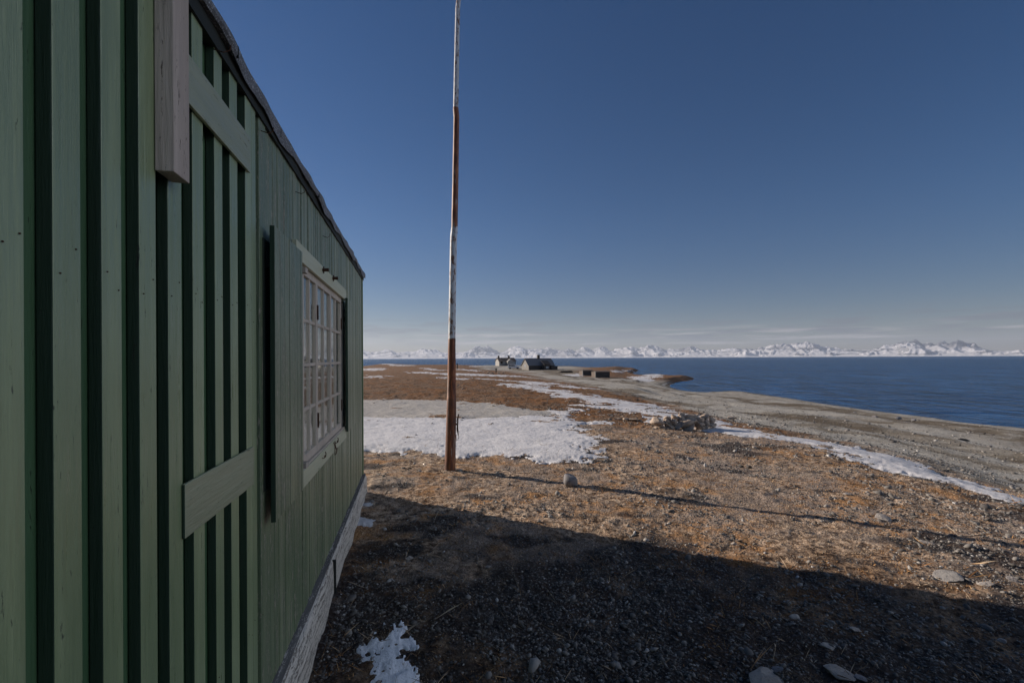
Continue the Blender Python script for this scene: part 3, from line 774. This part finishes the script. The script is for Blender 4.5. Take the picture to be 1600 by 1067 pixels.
# ------------------------------------------------------------------ rocks
def rock_bm(seed, sx, sy, sz, sub=3, cuts=9):
    rnd = random.Random(seed); bm = bmesh.new(); bmesh.ops.create_icosphere(bm, subdivisions=sub, radius=1)
    planes = []
    for _ in range(cuts):
        v = Vector((rnd.gauss(0,1), rnd.gauss(0,1), rnd.gauss(0,1))).normalized(); planes.append((v, rnd.uniform(.42, .8)))
    for v in bm.verts:
        for n_, d_ in planes:
            k = v.co.dot(n_)-d_
            if k > 0: v.co -= n_*k*.97
        v.co *= 1+.10*mnoise.noise(v.co*1.7+Vector((seed*3.1, 0, 0)))+.035*mnoise.noise(v.co*6+Vector((seed, 5, 0)))
        v.co.x *= sx; v.co.y *= sy; v.co.z *= sz
    return bm
def rock_mat(name, a, b, c):
    m, t = new_mat(name); oc = objc(t)
    oi = t.n('ShaderNodeObjectInfo').outputs['Random']
    n1 = t.noise(oc, 14, 6, .7); n2 = t.noise(oc, 70, 4, .7)
    col = t.mix(t.mapr(n1, .35, .65), a, b); col = t.mix(t.mapr(n2, .58, .7), col, c)
    col = t.mix(t.math('MULTIPLY', oi, .45), col, (.42,.35,.29))
    principled(t, Base__Color=col, Roughness=.9, Normal=bump(t, t.math('ADD', n1, n2), .7, .01)); return m
m_rock = rock_mat('pile_rock', (.42,.33,.25), (.27,.21,.16), (.13,.10,.08))
m_grey = rock_mat('grey_stone', (.15,.16,.185), (.10,.11,.13), (.22,.22,.235))
def put_rock(px, py, wpx, ratio, seed, mat, label, cat='rock', name='rock', group=None, flat=.7, sink=.25, rz=None, lift=0, back=0):
    x, y = ground_at(px, py); y2 = y+back; 
    z = float(hbase(x, y2)[0]); r = wpx/2/F*y
    rnd = random.Random(seed*7+1)
    o = from_bm(name, rock_bm(seed, r*1.12, r*rnd.uniform(.75, 1.05), r*ratio*1.12), mat, None, smooth=False)
    x = x*(y2/y)
    o.location = (x, y2, z + r*ratio*(1-sink) + lift); o.rotation_euler = (rnd.uniform(-.25,.25), rnd.uniform(-.2,.2), rnd.uniform(-.5,.5) if rz is None else rz)
    return tag(o, label, cat, group)
bo = put_rock(892, 759, 33, .70, 5, m_grey, 'rounded grey boulder lying in the pole shadow', 'boulder', name='boulder', sink=.12)
bo.rotation_euler = (0, R(18), .2)
for p_ in bo.data.polygons: p_.use_smooth = True
sm_ = bo.modifiers.new('smooth', 'SMOOTH'); sm_.factor = .6; sm_.iterations = 5
put_rock(1078, 720, 13, .55, 12, m_grey, 'small grey rock alone on the moss below the stone heap')
m_slab = rock_mat('pale_slab', (.36,.34,.31), (.25,.235,.22), (.15,.14,.13))
for i, (px_, py_, w_, ra, lab) in enumerate([
    (1480, 903, 46, .16, 'flat pale slab in the sun just above the shadow edge'),
    (1541, 915, 26, .35, 'pale block at the shadow edge, right of the flat slab'),
    (1583, 908, 16, .45, 'small dark stone farthest right at the shadow edge'),
    (1243, 966, 18, .3, 'pale angular stone in the shade, middle of the gravel'),
    (1190, 1062, 66, .20, 'broad low stone half sunk at the bottom edge of the shade'),
    (1312, 1056, 42, .24, 'rounded low stone in the shade right of the broad sunken one'),
    (1210, 1048, 26, .26, 'bluish tilted slab leaning by the broad sunken stone'),
    (1346, 1062, 22, .3, 'small bluish slab near the bottom, right of two low stones'),
    (1565, 1004, 15, .5, 'pale upright stone in the shade near the right edge'),
    (1337, 985, 18, .3, 'thin slate sliver in the shaded gravel below the shadow edge'),
    (1297, 1012, 26, .22, 'flat grey plate in the middle of the shaded gravel'),
    (762, 888, 11, .55, 'single whitish stone in the dark mossy shade'),
    (640, 873, 12, .4, 'whitish chip in the shade near the plinth'),
    (1146, 851, 10, .5, 'small pale stone just above the shadow edge, left half'),
    (1324, 773, 14, .3, 'thin pale stone on the moss above the long pole shadow'),
    (1376, 810, 26, .2, 'low pale slab just below the long pole shadow'),
    (1450, 850, 22, .22, 'pale flat stone between pole shadow and hut shadow')]):
    put_rock(px_, py_, w_, ra, 50+i, m_slab if i not in (2, 6, 7) else m_grey, lab, 'stone', name='stone')
# heap of rocks by the snow strip: (centre x, base y, width, height)
heap = [(1026,662,24,13),(1040,661,12,17),(1031,667,14,8),(1052,664,16,16),(1044,658,14,14),(1043,669,20,8),(1058,670,22,9),(1062,654,14,15),(1071,668,28,13),(1080,664,22,14),(1066,660,18,10),
        (1078,655,22,12),(1091,669,20,12),(1093,661,20,16),(1103,664,18,13),(1101,652,16,10),(1110,668,18,9),(1086,653,14,10),(1054,652,12,12),(1027,655,10,8),(1072,672,30,8),(1094,673,24,8),(1112,660,12,12),(1046,672,16,7),(1101,672,14,7),(1054,645.5+4,14,8),(1066,648,14,9),(1075,646+3,16,8),(1088,648,14,7)]
hl = ['tan block at the left end of the stone heap', 'upright tan stone second from the left end of the heap', None, None, None, None, None, 'tall pale stone at the crown of the heap', 'long pale slab along the front foot of the heap',
      None, None, 'leaning grey slab at the top of the heap', None, 'big dark edged block in the right half of the heap']
random.seed(11)
heap += [(random.randint(1018, 1112), random.choice((673, 672, 663, 656, 650)), random.randint(8, 13), random.randint(6, 8)) for _ in range(14)]
heap = list(dict.fromkeys(heap))
rows = {'front': [], 'middle': [], 'upper': []}
for q in sorted(heap): rows['front' if q[1] >= 667 else 'middle' if q[1] >= 658 else 'upper'].append(q)
ORD_ = ['thirteenth', 'fourteenth', 'fifteenth', 'sixteenth', 'seventeenth', 'eighteenth', 'nineteenth', 'twentieth']
ORD = ['first', 'second', 'third', 'fourth', 'fifth', 'sixth', 'seventh', 'eighth', 'ninth', 'tenth', 'eleventh', 'twelfth'] + ORD_
for i, (px_, py_, w_, h_) in enumerate(heap):
    rn = [k_ for k_ in rows if (px_, py_, w_, h_) in rows[k_]][0]
    shp = 'flat' if h_/w_ < .5 else 'upright' if h_/w_ > .95 else 'blocky'
    lab = hl[i] if i < len(hl) and hl[i] else '%s brown rock, %s from the left in the %s row of the heap' % (shp, ORD[rows[rn].index((px_, py_, w_, h_))], rn)
    x, y = ground_at(px_, 671); base = (672-py_)/F*y
    o = put_rock(px_, 671, w_*.98, min(.85, h_/w_*.95), 100+i, m_rock, lab, 'rock', group='rocks heaped by the snow strip', sink=.1, lift=base*.68, back=base*.55)
    o.rotation_euler[1] = random.uniform(-.6, .6); o.rotation_euler[0] = random.uniform(-.5, .5)
for i, (px_, py_, w_, ra) in enumerate([(966,657,16,.3),(978,657,12,.45),(989,657.5,14,.35),(999,658,10,.4),(1005,655,8,.5),(972,653,9,.4),(1150,669,9,.8),(1176,669,10,.5),(1143,655,16,.4),(1170,665,7,.6)]):
    put_rock(px_, py_, w_, ra, 160+i, m_rock, 'flat rock, %s from the left in the low row left of the heap' % ORD[[0,2,3,4,5,1][i]] if i < 6 else ['small rock just right of the heap below the snow strip','small rock on the snow strip, a little right of the heap','long low rock on the gravel above the snow, right of the heap','reddish rock on the upper snow edge, farthest right of the heap'][i-6], 'rock', group=['low rocks left of the heap','rocks right of the heap'][i >= 6])
m_char, t = new_mat('blackened_wood'); principled(t, Base__Color=(.012,.011,.01,1), Roughness=.8)
x, y = ground_at(1505, 689); bm = bmesh.new(); tube(bm, [(-.28, 0, .05), (-.1, .02, .07), (.12, 0, .06), (.3, .03, .03)], [.04, .07, .06, .02], 8)
o = from_bm('driftwood_log', bm, m_char, None, smooth=True); o.location = (x, y, float(terrain(np.array([x]), np.array([y]))[2][0])); tag(o, 'short black driftwood log on the gravel beach', 'log')
for i, (px_, py_, w_) in enumerate([(1320,630,6),(1368,653,9),(1404,655,9),(1590,674,6),(1336,645,5),(1428,657,7)]):
    put_rock(px_, py_, w_, .5, 190+i, m_grey, ['pale stone at the water line of the beach','pale stone on the upper beach','flat grey stone on the beach','pale stone at the far right water line','dark pebble on the beach crest','flat stone right of the two beach stones'][i], 'stone', name='stone')

# ------------------------------------------------------------------ scattered gravel and dry plants (nobody could count them)
rng = np.random.default_rng(5)
def ico0():
    bm = bmesh.new(); bmesh.ops.create_icosphere(bm, subdivisions=1, radius=1)
    V = np.array([v.co[:] for v in bm.verts]); Fx = np.array([[v.index for v in f.verts] for f in bm.faces]); bm.free(); return V, Fx
V0, F0 = ico0()
def in_hut(x, y):
    lx = (x-horg.x)*nrm.x + (y-horg.y)*nrm.y; return lx < .075
def scatter(n, rmin, rmax, power, amin=-34, amax=49):
    a = np.radians(rng.uniform(amin, amax, n)); u = rng.uniform(0, 1, n)**power
    r = np.exp(math.log(rmin)+(math.log(rmax)-math.log(rmin))*u)
    return r*np.sin(a), r*np.cos(a), r
def stones(n, rmin, rmax, power, med, name, mat, dens, label, spread=.55, maxs=.09):
    x, y, r = scatter(n, rmin, rmax, power)
    hb_, be_, hh_ = terrain(x, y)
    k = dens(x, y, be_, rng.uniform(0, 1, n)) & ((~in_hut(x, y)) | (y > S_END+.6)) & (hb_ > SEA+.05)
    k &= ~((in_hut(x, y)) & (y < 6.5))
    x, y, r, hh_ = x[k], y[k], r[k], hh_[k]; n = len(x)
    s = np.minimum(med*np.exp(rng.normal(0, spread, n))*np.clip(r/5, .75, 4)**.75, maxs*np.clip(r/5, 1, 4))
    V = np.repeat(V0[None], n, 0)*(1+rng.uniform(-.28, .28, (n, len(V0), 1)))
    V *= np.stack([s*rng.uniform(.8,1.3,n), s*rng.uniform(.6,1.1,n), s*rng.uniform(.25,.7,n)], -1)[:,None]
    tx = rng.normal(0, .3, n); ty = rng.normal(0, .3, n)
    V[...,2] += V[...,0]*tx[:,None] + V[...,1]*ty[:,None]
    a = rng.uniform(0, 2*np.pi, n); c, s_ = np.cos(a)[:,None], np.sin(a)[:,None]
    Xx = V[...,0]*c - V[...,1]*s_; Yy = V[...,0]*s_ + V[...,1]*c
    V = np.stack([Xx+x[:,None], Yy+y[:,None], V[...,2]+(hh_+s*.12)[:,None]], -1).reshape(-1, 3)
    Fx = (F0[None]+np.arange(n)[:,None,None]*len(V0)).reshape(-1, 3)
    tone = np.repeat(rng.uniform(0, 1, n), len(V0))
    o = from_np(name, V, Fx, mat, attrs={'tone': tone}); tag(o, label, 'gravel', kind='stuff'); return o
m_peb, t = new_mat('pebbles'); tn = t.n('ShaderNodeAttribute', _attribute_name='tone').outputs['Fac']
pcx = t.ramp(tn, [(.0, (.045,.045,.046)), (.4, (.11,.106,.10)), (.8, (.22,.21,.195)), (.97, (.36,.345,.32)), (1, (.62,.61,.59))])
principled(t, Base__Color=t.mix(t.math('MULTIPLY', t.noise(geo(t).outputs['Position'], 60, 4, .7), .5), pcx, (.12,.10,.085)), Roughness=.85)
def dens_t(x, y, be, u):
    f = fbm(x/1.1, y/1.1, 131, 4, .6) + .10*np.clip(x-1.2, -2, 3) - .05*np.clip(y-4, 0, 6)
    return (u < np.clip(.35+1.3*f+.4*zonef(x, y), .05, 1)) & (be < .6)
stones(120000, 1.9, 24, .95, .0062, 'gravel', m_peb, dens_t, 'loose grey gravel scattered over the moss')
stones(26000, 6, 60, .9, .0075, 'beach_gravel', m_peb, lambda x, y, be, u: be > .5, 'grey shingle covering the beach', maxs=.022)

# dry moss and grass: small crossed blades in cushions
def tufts(n, rmin, rmax, power, name, mat, dens, hgt, nb=7):
    x, y, r = scatter(n, rmin, rmax, power)
    hb_, be_, hh_ = terrain(x, y)
    k = dens(x, y, be_, rng.uniform(0, 1, n)) & (be_ < .4) & ~(in_hut(x, y) & (y < 6.3))
    x, y, r, hh_ = x[k], y[k], r[k], hh_[k]; n = len(x)
    sc = np.clip(r/4.5, .8, 5)**.45
    x = np.repeat(x, nb) + rng.normal(0, .018, n*nb)*np.repeat(sc, nb); y = np.repeat(y, nb) + rng.normal(0, .018, n*nb)*np.repeat(sc, nb)
    sc = np.repeat(sc, nb); z = np.repeat(hh_, nb)-.004; m = n*nb
    h = hgt*sc*np.exp(rng.normal(0, .35, m)); w = (.0028 if nb == 7 else .0011)*sc*rng.uniform(.6, 1.4, m); a = rng.uniform(0, np.pi*2, m)
    lx, ly = rng.normal(0, .8, m)*h, rng.normal(0, .8, m)*h
    ca, sa_ = np.cos(a)*w, np.sin(a)*w
    b0 = np.stack([x-ca, y-sa_, z], -1); b1 = np.stack([x+ca, y+sa_, z], -1)
    m1 = np.stack([x+lx*.5+ca*.9, y+ly*.5+sa_*.9, z+h*.5], -1); tp = np.stack([x+lx, y+ly, z+h*.85], -1)
    V = np.stack([b0, b1, m1, tp], 1).reshape(-1, 3); Fx = np.arange(m*4).reshape(-1, 4)
    tone = np.repeat(rng.uniform(0, 1, m), 4)
    o = from_np(name, V, Fx, mat, attrs={'tone': tone}); tag(o, 'short dry moss and grass covering the ground', 'moss', kind='stuff'); return o
m_tuft, t = new_mat('dry_moss'); tn = t.n('ShaderNodeAttribute', _attribute_name='tone').outputs['Fac']
zone = t.noise(geo(t).outputs['Position'], 1.6, 4, .6)
c1 = t.ramp(tn, [(.0, (.07,.05,.035)), (.4, (.22,.16,.11)), (.75, (.40,.31,.22)), (1, (.58,.49,.37))])
c2 = t.ramp(tn, [(.0, (.08,.04,.02)), (.5, (.34,.17,.07)), (1, (.58,.38,.18))])
principled(t, Base__Color=t.mix(t.mapr(zone, .45, .6), c1, c2), Roughness=.9, Specular__IOR__Level=.1)
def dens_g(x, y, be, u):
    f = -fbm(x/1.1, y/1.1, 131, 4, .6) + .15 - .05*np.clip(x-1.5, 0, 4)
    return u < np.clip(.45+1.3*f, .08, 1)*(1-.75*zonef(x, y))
tufts(60000, 1.9, 22, .95, 'moss_cover', m_tuft, dens_g, .010)
tufts(1500, 1.9, 9, .9, 'grass_blades', m_tuft, lambda x, y, be, u: u < .5, .05, nb=4)

# ------------------------------------------------------------------ far houses, car, sheds, posts
def far_mat(name, c, rough=.8):
    m, t = new_mat(name); n = t.noise(t.scalev(objc(t), (3, 3, .8)), 1.5, 4, .7)
    principled(t, Base__Color=t.mix(n, tuple(v*.75 for v in c), tuple(min(1, v*1.2) for v in c)), Roughness=rough); return m
f_grey = far_mat('far_grey_boards', (.16,.15,.138)); f_dark = far_mat('far_tarred_boards', (.035,.03,.028)); f_roof = far_mat('far_slate_roof', (.15,.15,.155)); f_white = far_mat('far_white_boards', (.27,.262,.25))
f_brown = far_mat('far_brown_roof', (.10,.075,.06)); f_pane = far_mat('far_window', (.3,.33,.36), .2)
def prism(bm, x0, x1, y0, y1, z0, ze, zr, ym=None):
    """box with a ridge along x"""
    ym = (y0+y1)/2 if ym is None else ym
    a = [bm.verts.new((x0, y, z)) for y, z in ((y0, z0), (y0, ze), (ym, zr), (y1, ze), (y1, z0))]
    b = [bm.verts.new((x1, y, z)) for y, z in ((y0, z0), (y0, ze), (ym, zr), (y1, ze), (y1, z0))]
    bm.faces.new(a); bm.faces.new(b[::-1])
    for i in range(5): bm.faces.new((a[i], a[(i+1) % 5], b[(i+1) % 5], b[i]))
def roof_slabs(bm, x0, x1, y0, y1, ze, zr, th=.12, over=.25):
    ym = (y0+y1)/2; k = (zr-ze)/(ym-y0)
    for sg, ya in ((1, y0-over), (-1, y1+over)):
        za = ze-over*k
        v = [bm.verts.new(p) for p in ((x0, ya, za), (x1, ya, za), (x1, ym, zr), (x0, ym, zr), (x0, ya, za+th), (x1, ya, za+th), (x1, ym, zr+th), (x0, ym, zr+th))]
        for f in ((0,1,2,3), (4,7,6,5), (0,4,5,1), (1,5,6,2), (2,6,7,3), (3,7,4,0)): bm.faces.new([v[i] for i in f])
def bx(name, mat, par, *a, bev=0):
    bm = bmesh.new(); box(bm, *a); return from_bm(name, bm, mat, par, bevel=bev)
def at(px, py):
    x, y = ground_at(px, py); return Vector((x, y, float(hbase(x, y)[0])))
# grey house: units in metres, one photo pixel = k metres
p = at(826, 578.6); k = p.y/F; print('HOUSE1', p, k)
h1 = empty('grey_house', p, R(20)); tag(h1, 'grey timber house with steep slate roof and chimney on the far point', 'house')
L = 46*k; ez, rz_ = 6.5*k+.3, 18.3*k
bm = bmesh.new(); prism(bm, 0, L*.96, 0, 6.5, -.6, ez, rz_); w_ = from_bm('wall', bm, f_grey, h1)
bx('front_boarding', f_dark, w_, .25, L*.96, -.06, -.005, -.5, ez-.1)
bm = bmesh.new(); roof_slabs(bm, -.25, L*.98, 0, 6.5, ez, rz_); rf = from_bm('roof', bm, f_roof, h1)
bx('chimney', f_dark, rf, L*.5-.4, L*.5+.4, 2.9, 3.7, rz_-.4, rz_+1.3)
po = bx('porch', f_dark, h1, L*.50, L*.72, -1.8, -.07, -.6, ez+.25)
bx('porch_window', f_pane, po, L*.56, L*.66, -1.84, -1.81, .6, 1.3)
bm = bmesh.new(); v = [bm.verts.new(q) for q in ((L*.48, -2.0, ez+.26), (L*.74, -2.0, ez+.26), (L*.74, .9, ez+1.5), (L*.48, .9, ez+1.5), (L*.48, -2.0, ez+.36), (L*.74, -2.0, ez+.36), (L*.74, .9, ez+1.6), (L*.48, .9, ez+1.6))]
for f in ((0,1,2,3), (4,7,6,5), (0,4,5,1), (1,5,6,2), (2,6,7,3), (3,7,4,0)): bm.faces.new([v[i] for i in f])
from_bm('porch_roof', bm, f_dark, po)
bx('annex', f_dark, h1, L*.80, L*1.03, -1.2, -.07, -.8, ez-.3)
bx('gable_window', f_pane, h1, -.03, -.005, 2.7, 3.7, 1.0, 2.0)
bm = bmesh.new(); tube(bm, [(.7, 3.2, rz_-.3), (.7, 3.2, rz_+2.6)], .06, 6); tube(bm, [(.2, 3.2, rz_+1.9), (1.2, 3.2, rz_+1.9)], .04, 6); from_bm('antenna', bm, f_dark, h1)
# white house behind
p = at(780, 571.3); k = p.y/F; print('HOUSE2', p, k)
h2 = empty('white_house', p, R(16)); tag(h2, 'white house with brown roof behind the parked car', 'house')
L = 27*k; ez, rz_ = 7*k, 12*k
bm = bmesh.new(); prism(bm, 0, L, 0, 8, -.8, ez, rz_); from_bm('wall', bm, f_white, h2)
bm = bmesh.new(); roof_slabs(bm, -.3, L+.3, 0, 8, ez, rz_, over=.4); rf = from_bm('roof', bm, f_brown, h2)
for cx in (L*.08, L*.70): bx('chimney', f_dark, rf, cx-.4, cx+.4, 3.6, 4.4, rz_-.5, rz_+1.2)
bm = bmesh.new(); prism(bm, 0, 3.6, 0, 3.0, -.8, ez*.95, ez*1.45)
an = from_bm('gable_bay', bm, f_white, h2); an.location = (L*.36+3.6, -2.6, 0); an.rotation_euler = (0, 0, R(90))
for cx in (L*.1, L*.26, L*.62, L*.84): bx('window', f_pane if cx > 1 else f_dark, h2, cx, cx+.9, -.04, -.01, 1.0, 2.1)
# parked car
p = at(803, 576.8); k = p.y/F; print('CAR', p, k)
car = empty('parked_car', p, R(-4)); tag(car, 'white four wheel drive car parked beside the grey house', 'car')
m_cw, t = new_mat('white_car_paint'); principled(t, Base__Color=(.75,.76,.78,1), Roughness=.25, Coat__Weight=.5)
m_cg, t = new_mat('car_glass'); principled(t, Base__Color=(.03,.035,.04,1), Roughness=.08)
m_rub, t = new_mat('rubber'); principled(t, Base__Color=(.015,.015,.015,1), Roughness=.8)
prof = [(-2.25,.45),(-2.3,.95),(-2.15,1.1),(-1.95,1.72),(-1.6,1.82),(.3,1.80),(.95,1.15),(2.05,1.02),(2.25,.8),(2.28,.45)]
bm = bmesh.new(); a = [bm.verts.new((x, -.88, z)) for x, z in prof]; b = [bm.verts.new((x, .88, z)) for x, z in prof]
bm.faces.new(a); bm.faces.new(b[::-1])
for i in range(len(prof)): bm.faces.new((a[i], a[(i+1) % len(prof)], b[(i+1) % len(prof)], b[i]))
cb = from_bm('body', bm, m_cw, car, bevel=.06)
for xa, xb in ((-1.85,-1.05), (-.98,-.2), (-.12,.45)):
    bm = bmesh.new(); box(bm, xa, xb, -.895, .895, 1.14, 1.66)
    for v in bm.verts:
        if xb == .45 and v.co.x > 0 and v.co.z > 1.5: v.co.x = .22
    from_bm('window', bm, m_cg, car)
bm = bmesh.new(); v = [bm.verts.new(q) for q in ((.98,-.75,1.18), (.98,.75,1.18), (.42,.7,1.74), (.42,-.7,1.74))]; bm.faces.new(v); from_bm('windscreen', bm, m_cg, car)
for wx in (-1.45, 1.4):
    for sy in (-.86, .70):
        bm = bmesh.new(); tube(bm, [(wx, sy-.05, .38), (wx, sy+.2, .38)], .38, 16); w_ = from_bm('wheel', bm, m_rub, car)
        bm = bmesh.new(); tube(bm, [(wx, sy-.07 if sy < 0 else sy+.22, .38), (wx, sy-.055 if sy < 0 else sy+.205, .38)], .2, 12); from_bm('rim', bm, f_roof, w_)
# low tarred sheds on the spit
for i, (xa, xb, yb, hp, lab) in enumerate([(912, 930.5, 586.5, 8.5, 'low tarred shed nearer the grey house, left of two'), (932, 957, 589.3, 9.5, 'long low tarred shed on the right, pale post at its corner')]):
    p = at(xa, yb); k = p.y/F; L = (xb-xa)*k*.92
    sh = empty('low_shed', p, R(16)); tag(sh, lab, 'shed', 'low tarred sheds on the shore')
    bm = bmesh.new(); prism(bm, 0, L, 0, 2.6, -.5, hp*k*.85, hp*k*1.0); from_bm('wall', bm, f_dark, sh)
    bm = bmesh.new(); roof_slabs(bm, -.1, L+.1, 0, 2.6, hp*k*.85, hp*k*1.0, over=.1, th=.06); from_bm('roof', bm, f_brown, sh)
    bx('lit_end', f_brown, sh, -.06, -.01, .05, 2.55, -.5, hp*k*.8)  # paler sheet, paints the sunlit look onto the left end
    bx('corner_post', f_grey, sh, -.35, -.11, -.12, .15, -.5, hp*k*.95)
# dark heap of timber beside the grey house
p = at(885, 582.5); k = p.y/F
tp_ = empty('timber_heap', p); tag(tp_, 'low dark heap of timber between the grey house and the sheds', 'timber heap')
for j in range(9):
    bm = bmesh.new(); z = .12+.16*(j//3); a = -1.6+.3*(j % 3)+.35*(j//3)
    tube(bm, [(a-.6, .25*(j % 3), z), (a+3.0-.5*(j//3), .25*(j % 3)+random.uniform(-.2, .2), z+random.uniform(0, .1))], .11, 7); from_bm('log', bm, f_dark, tp_)
for px_, py_, h_, lab in ((714.5, 576, 7, 'thin dark post on the tundra just right of the flagpole'), (775, 582, 5.5, 'short dark post on the track below the white house'), (931, 590, 0, None)):
    if lab:
        p = at(px_, py_); k = p.y/F; bm = bmesh.new(); tube(bm, [(0, 0, -.3), (0, 0, h_*k*.6), (.03, 0, h_*k)], [.16, .15, .11], 8)
        bmesh.ops.create_cube(bm, size=.34, matrix=Matrix.Translation((.03, 0, h_*k)))
        o = from_bm('marker_post', bm, f_dark); o.location = p; tag(o, lab, 'post')
for i, (px_, py_, w_) in enumerate([(763,583.5,7),(770,584.5,6),(779,584,7),(786,583,5),(716,603,4),(723,608,5)]):
    put_rock(px_, py_, w_, .5, 230+i, m_rock, ['leftmost of four far rocks below the white house','second far rock from the left below the white house, widest of the four','third far rock from the left below the white house','rightmost of four far rocks below the white house','lone far rock on the brown tundra right of the pole, nearer the pole','lone far rock on the brown tundra, a step right of another'][i], 'rock', group='far rocks on the tundra')

# ------------------------------------------------------------------ air
m_haze, t = new_mat('haze')
vol = t.n('ShaderNodeVolumePrincipled', Color=(.66,.75,.92,1), Density=4.0e-5, Anisotropy=.2)
t.n('ShaderNodeOutputMaterial', Volume=vol.outputs[0])
bm = bmesh.new(); box(bm, -21800, 21800, -21800, 21800, -11, 820)
hz = from_bm('haze', bm, m_haze); tag(hz, 'thin blue air over the fjord', 'haze', kind='stuff')
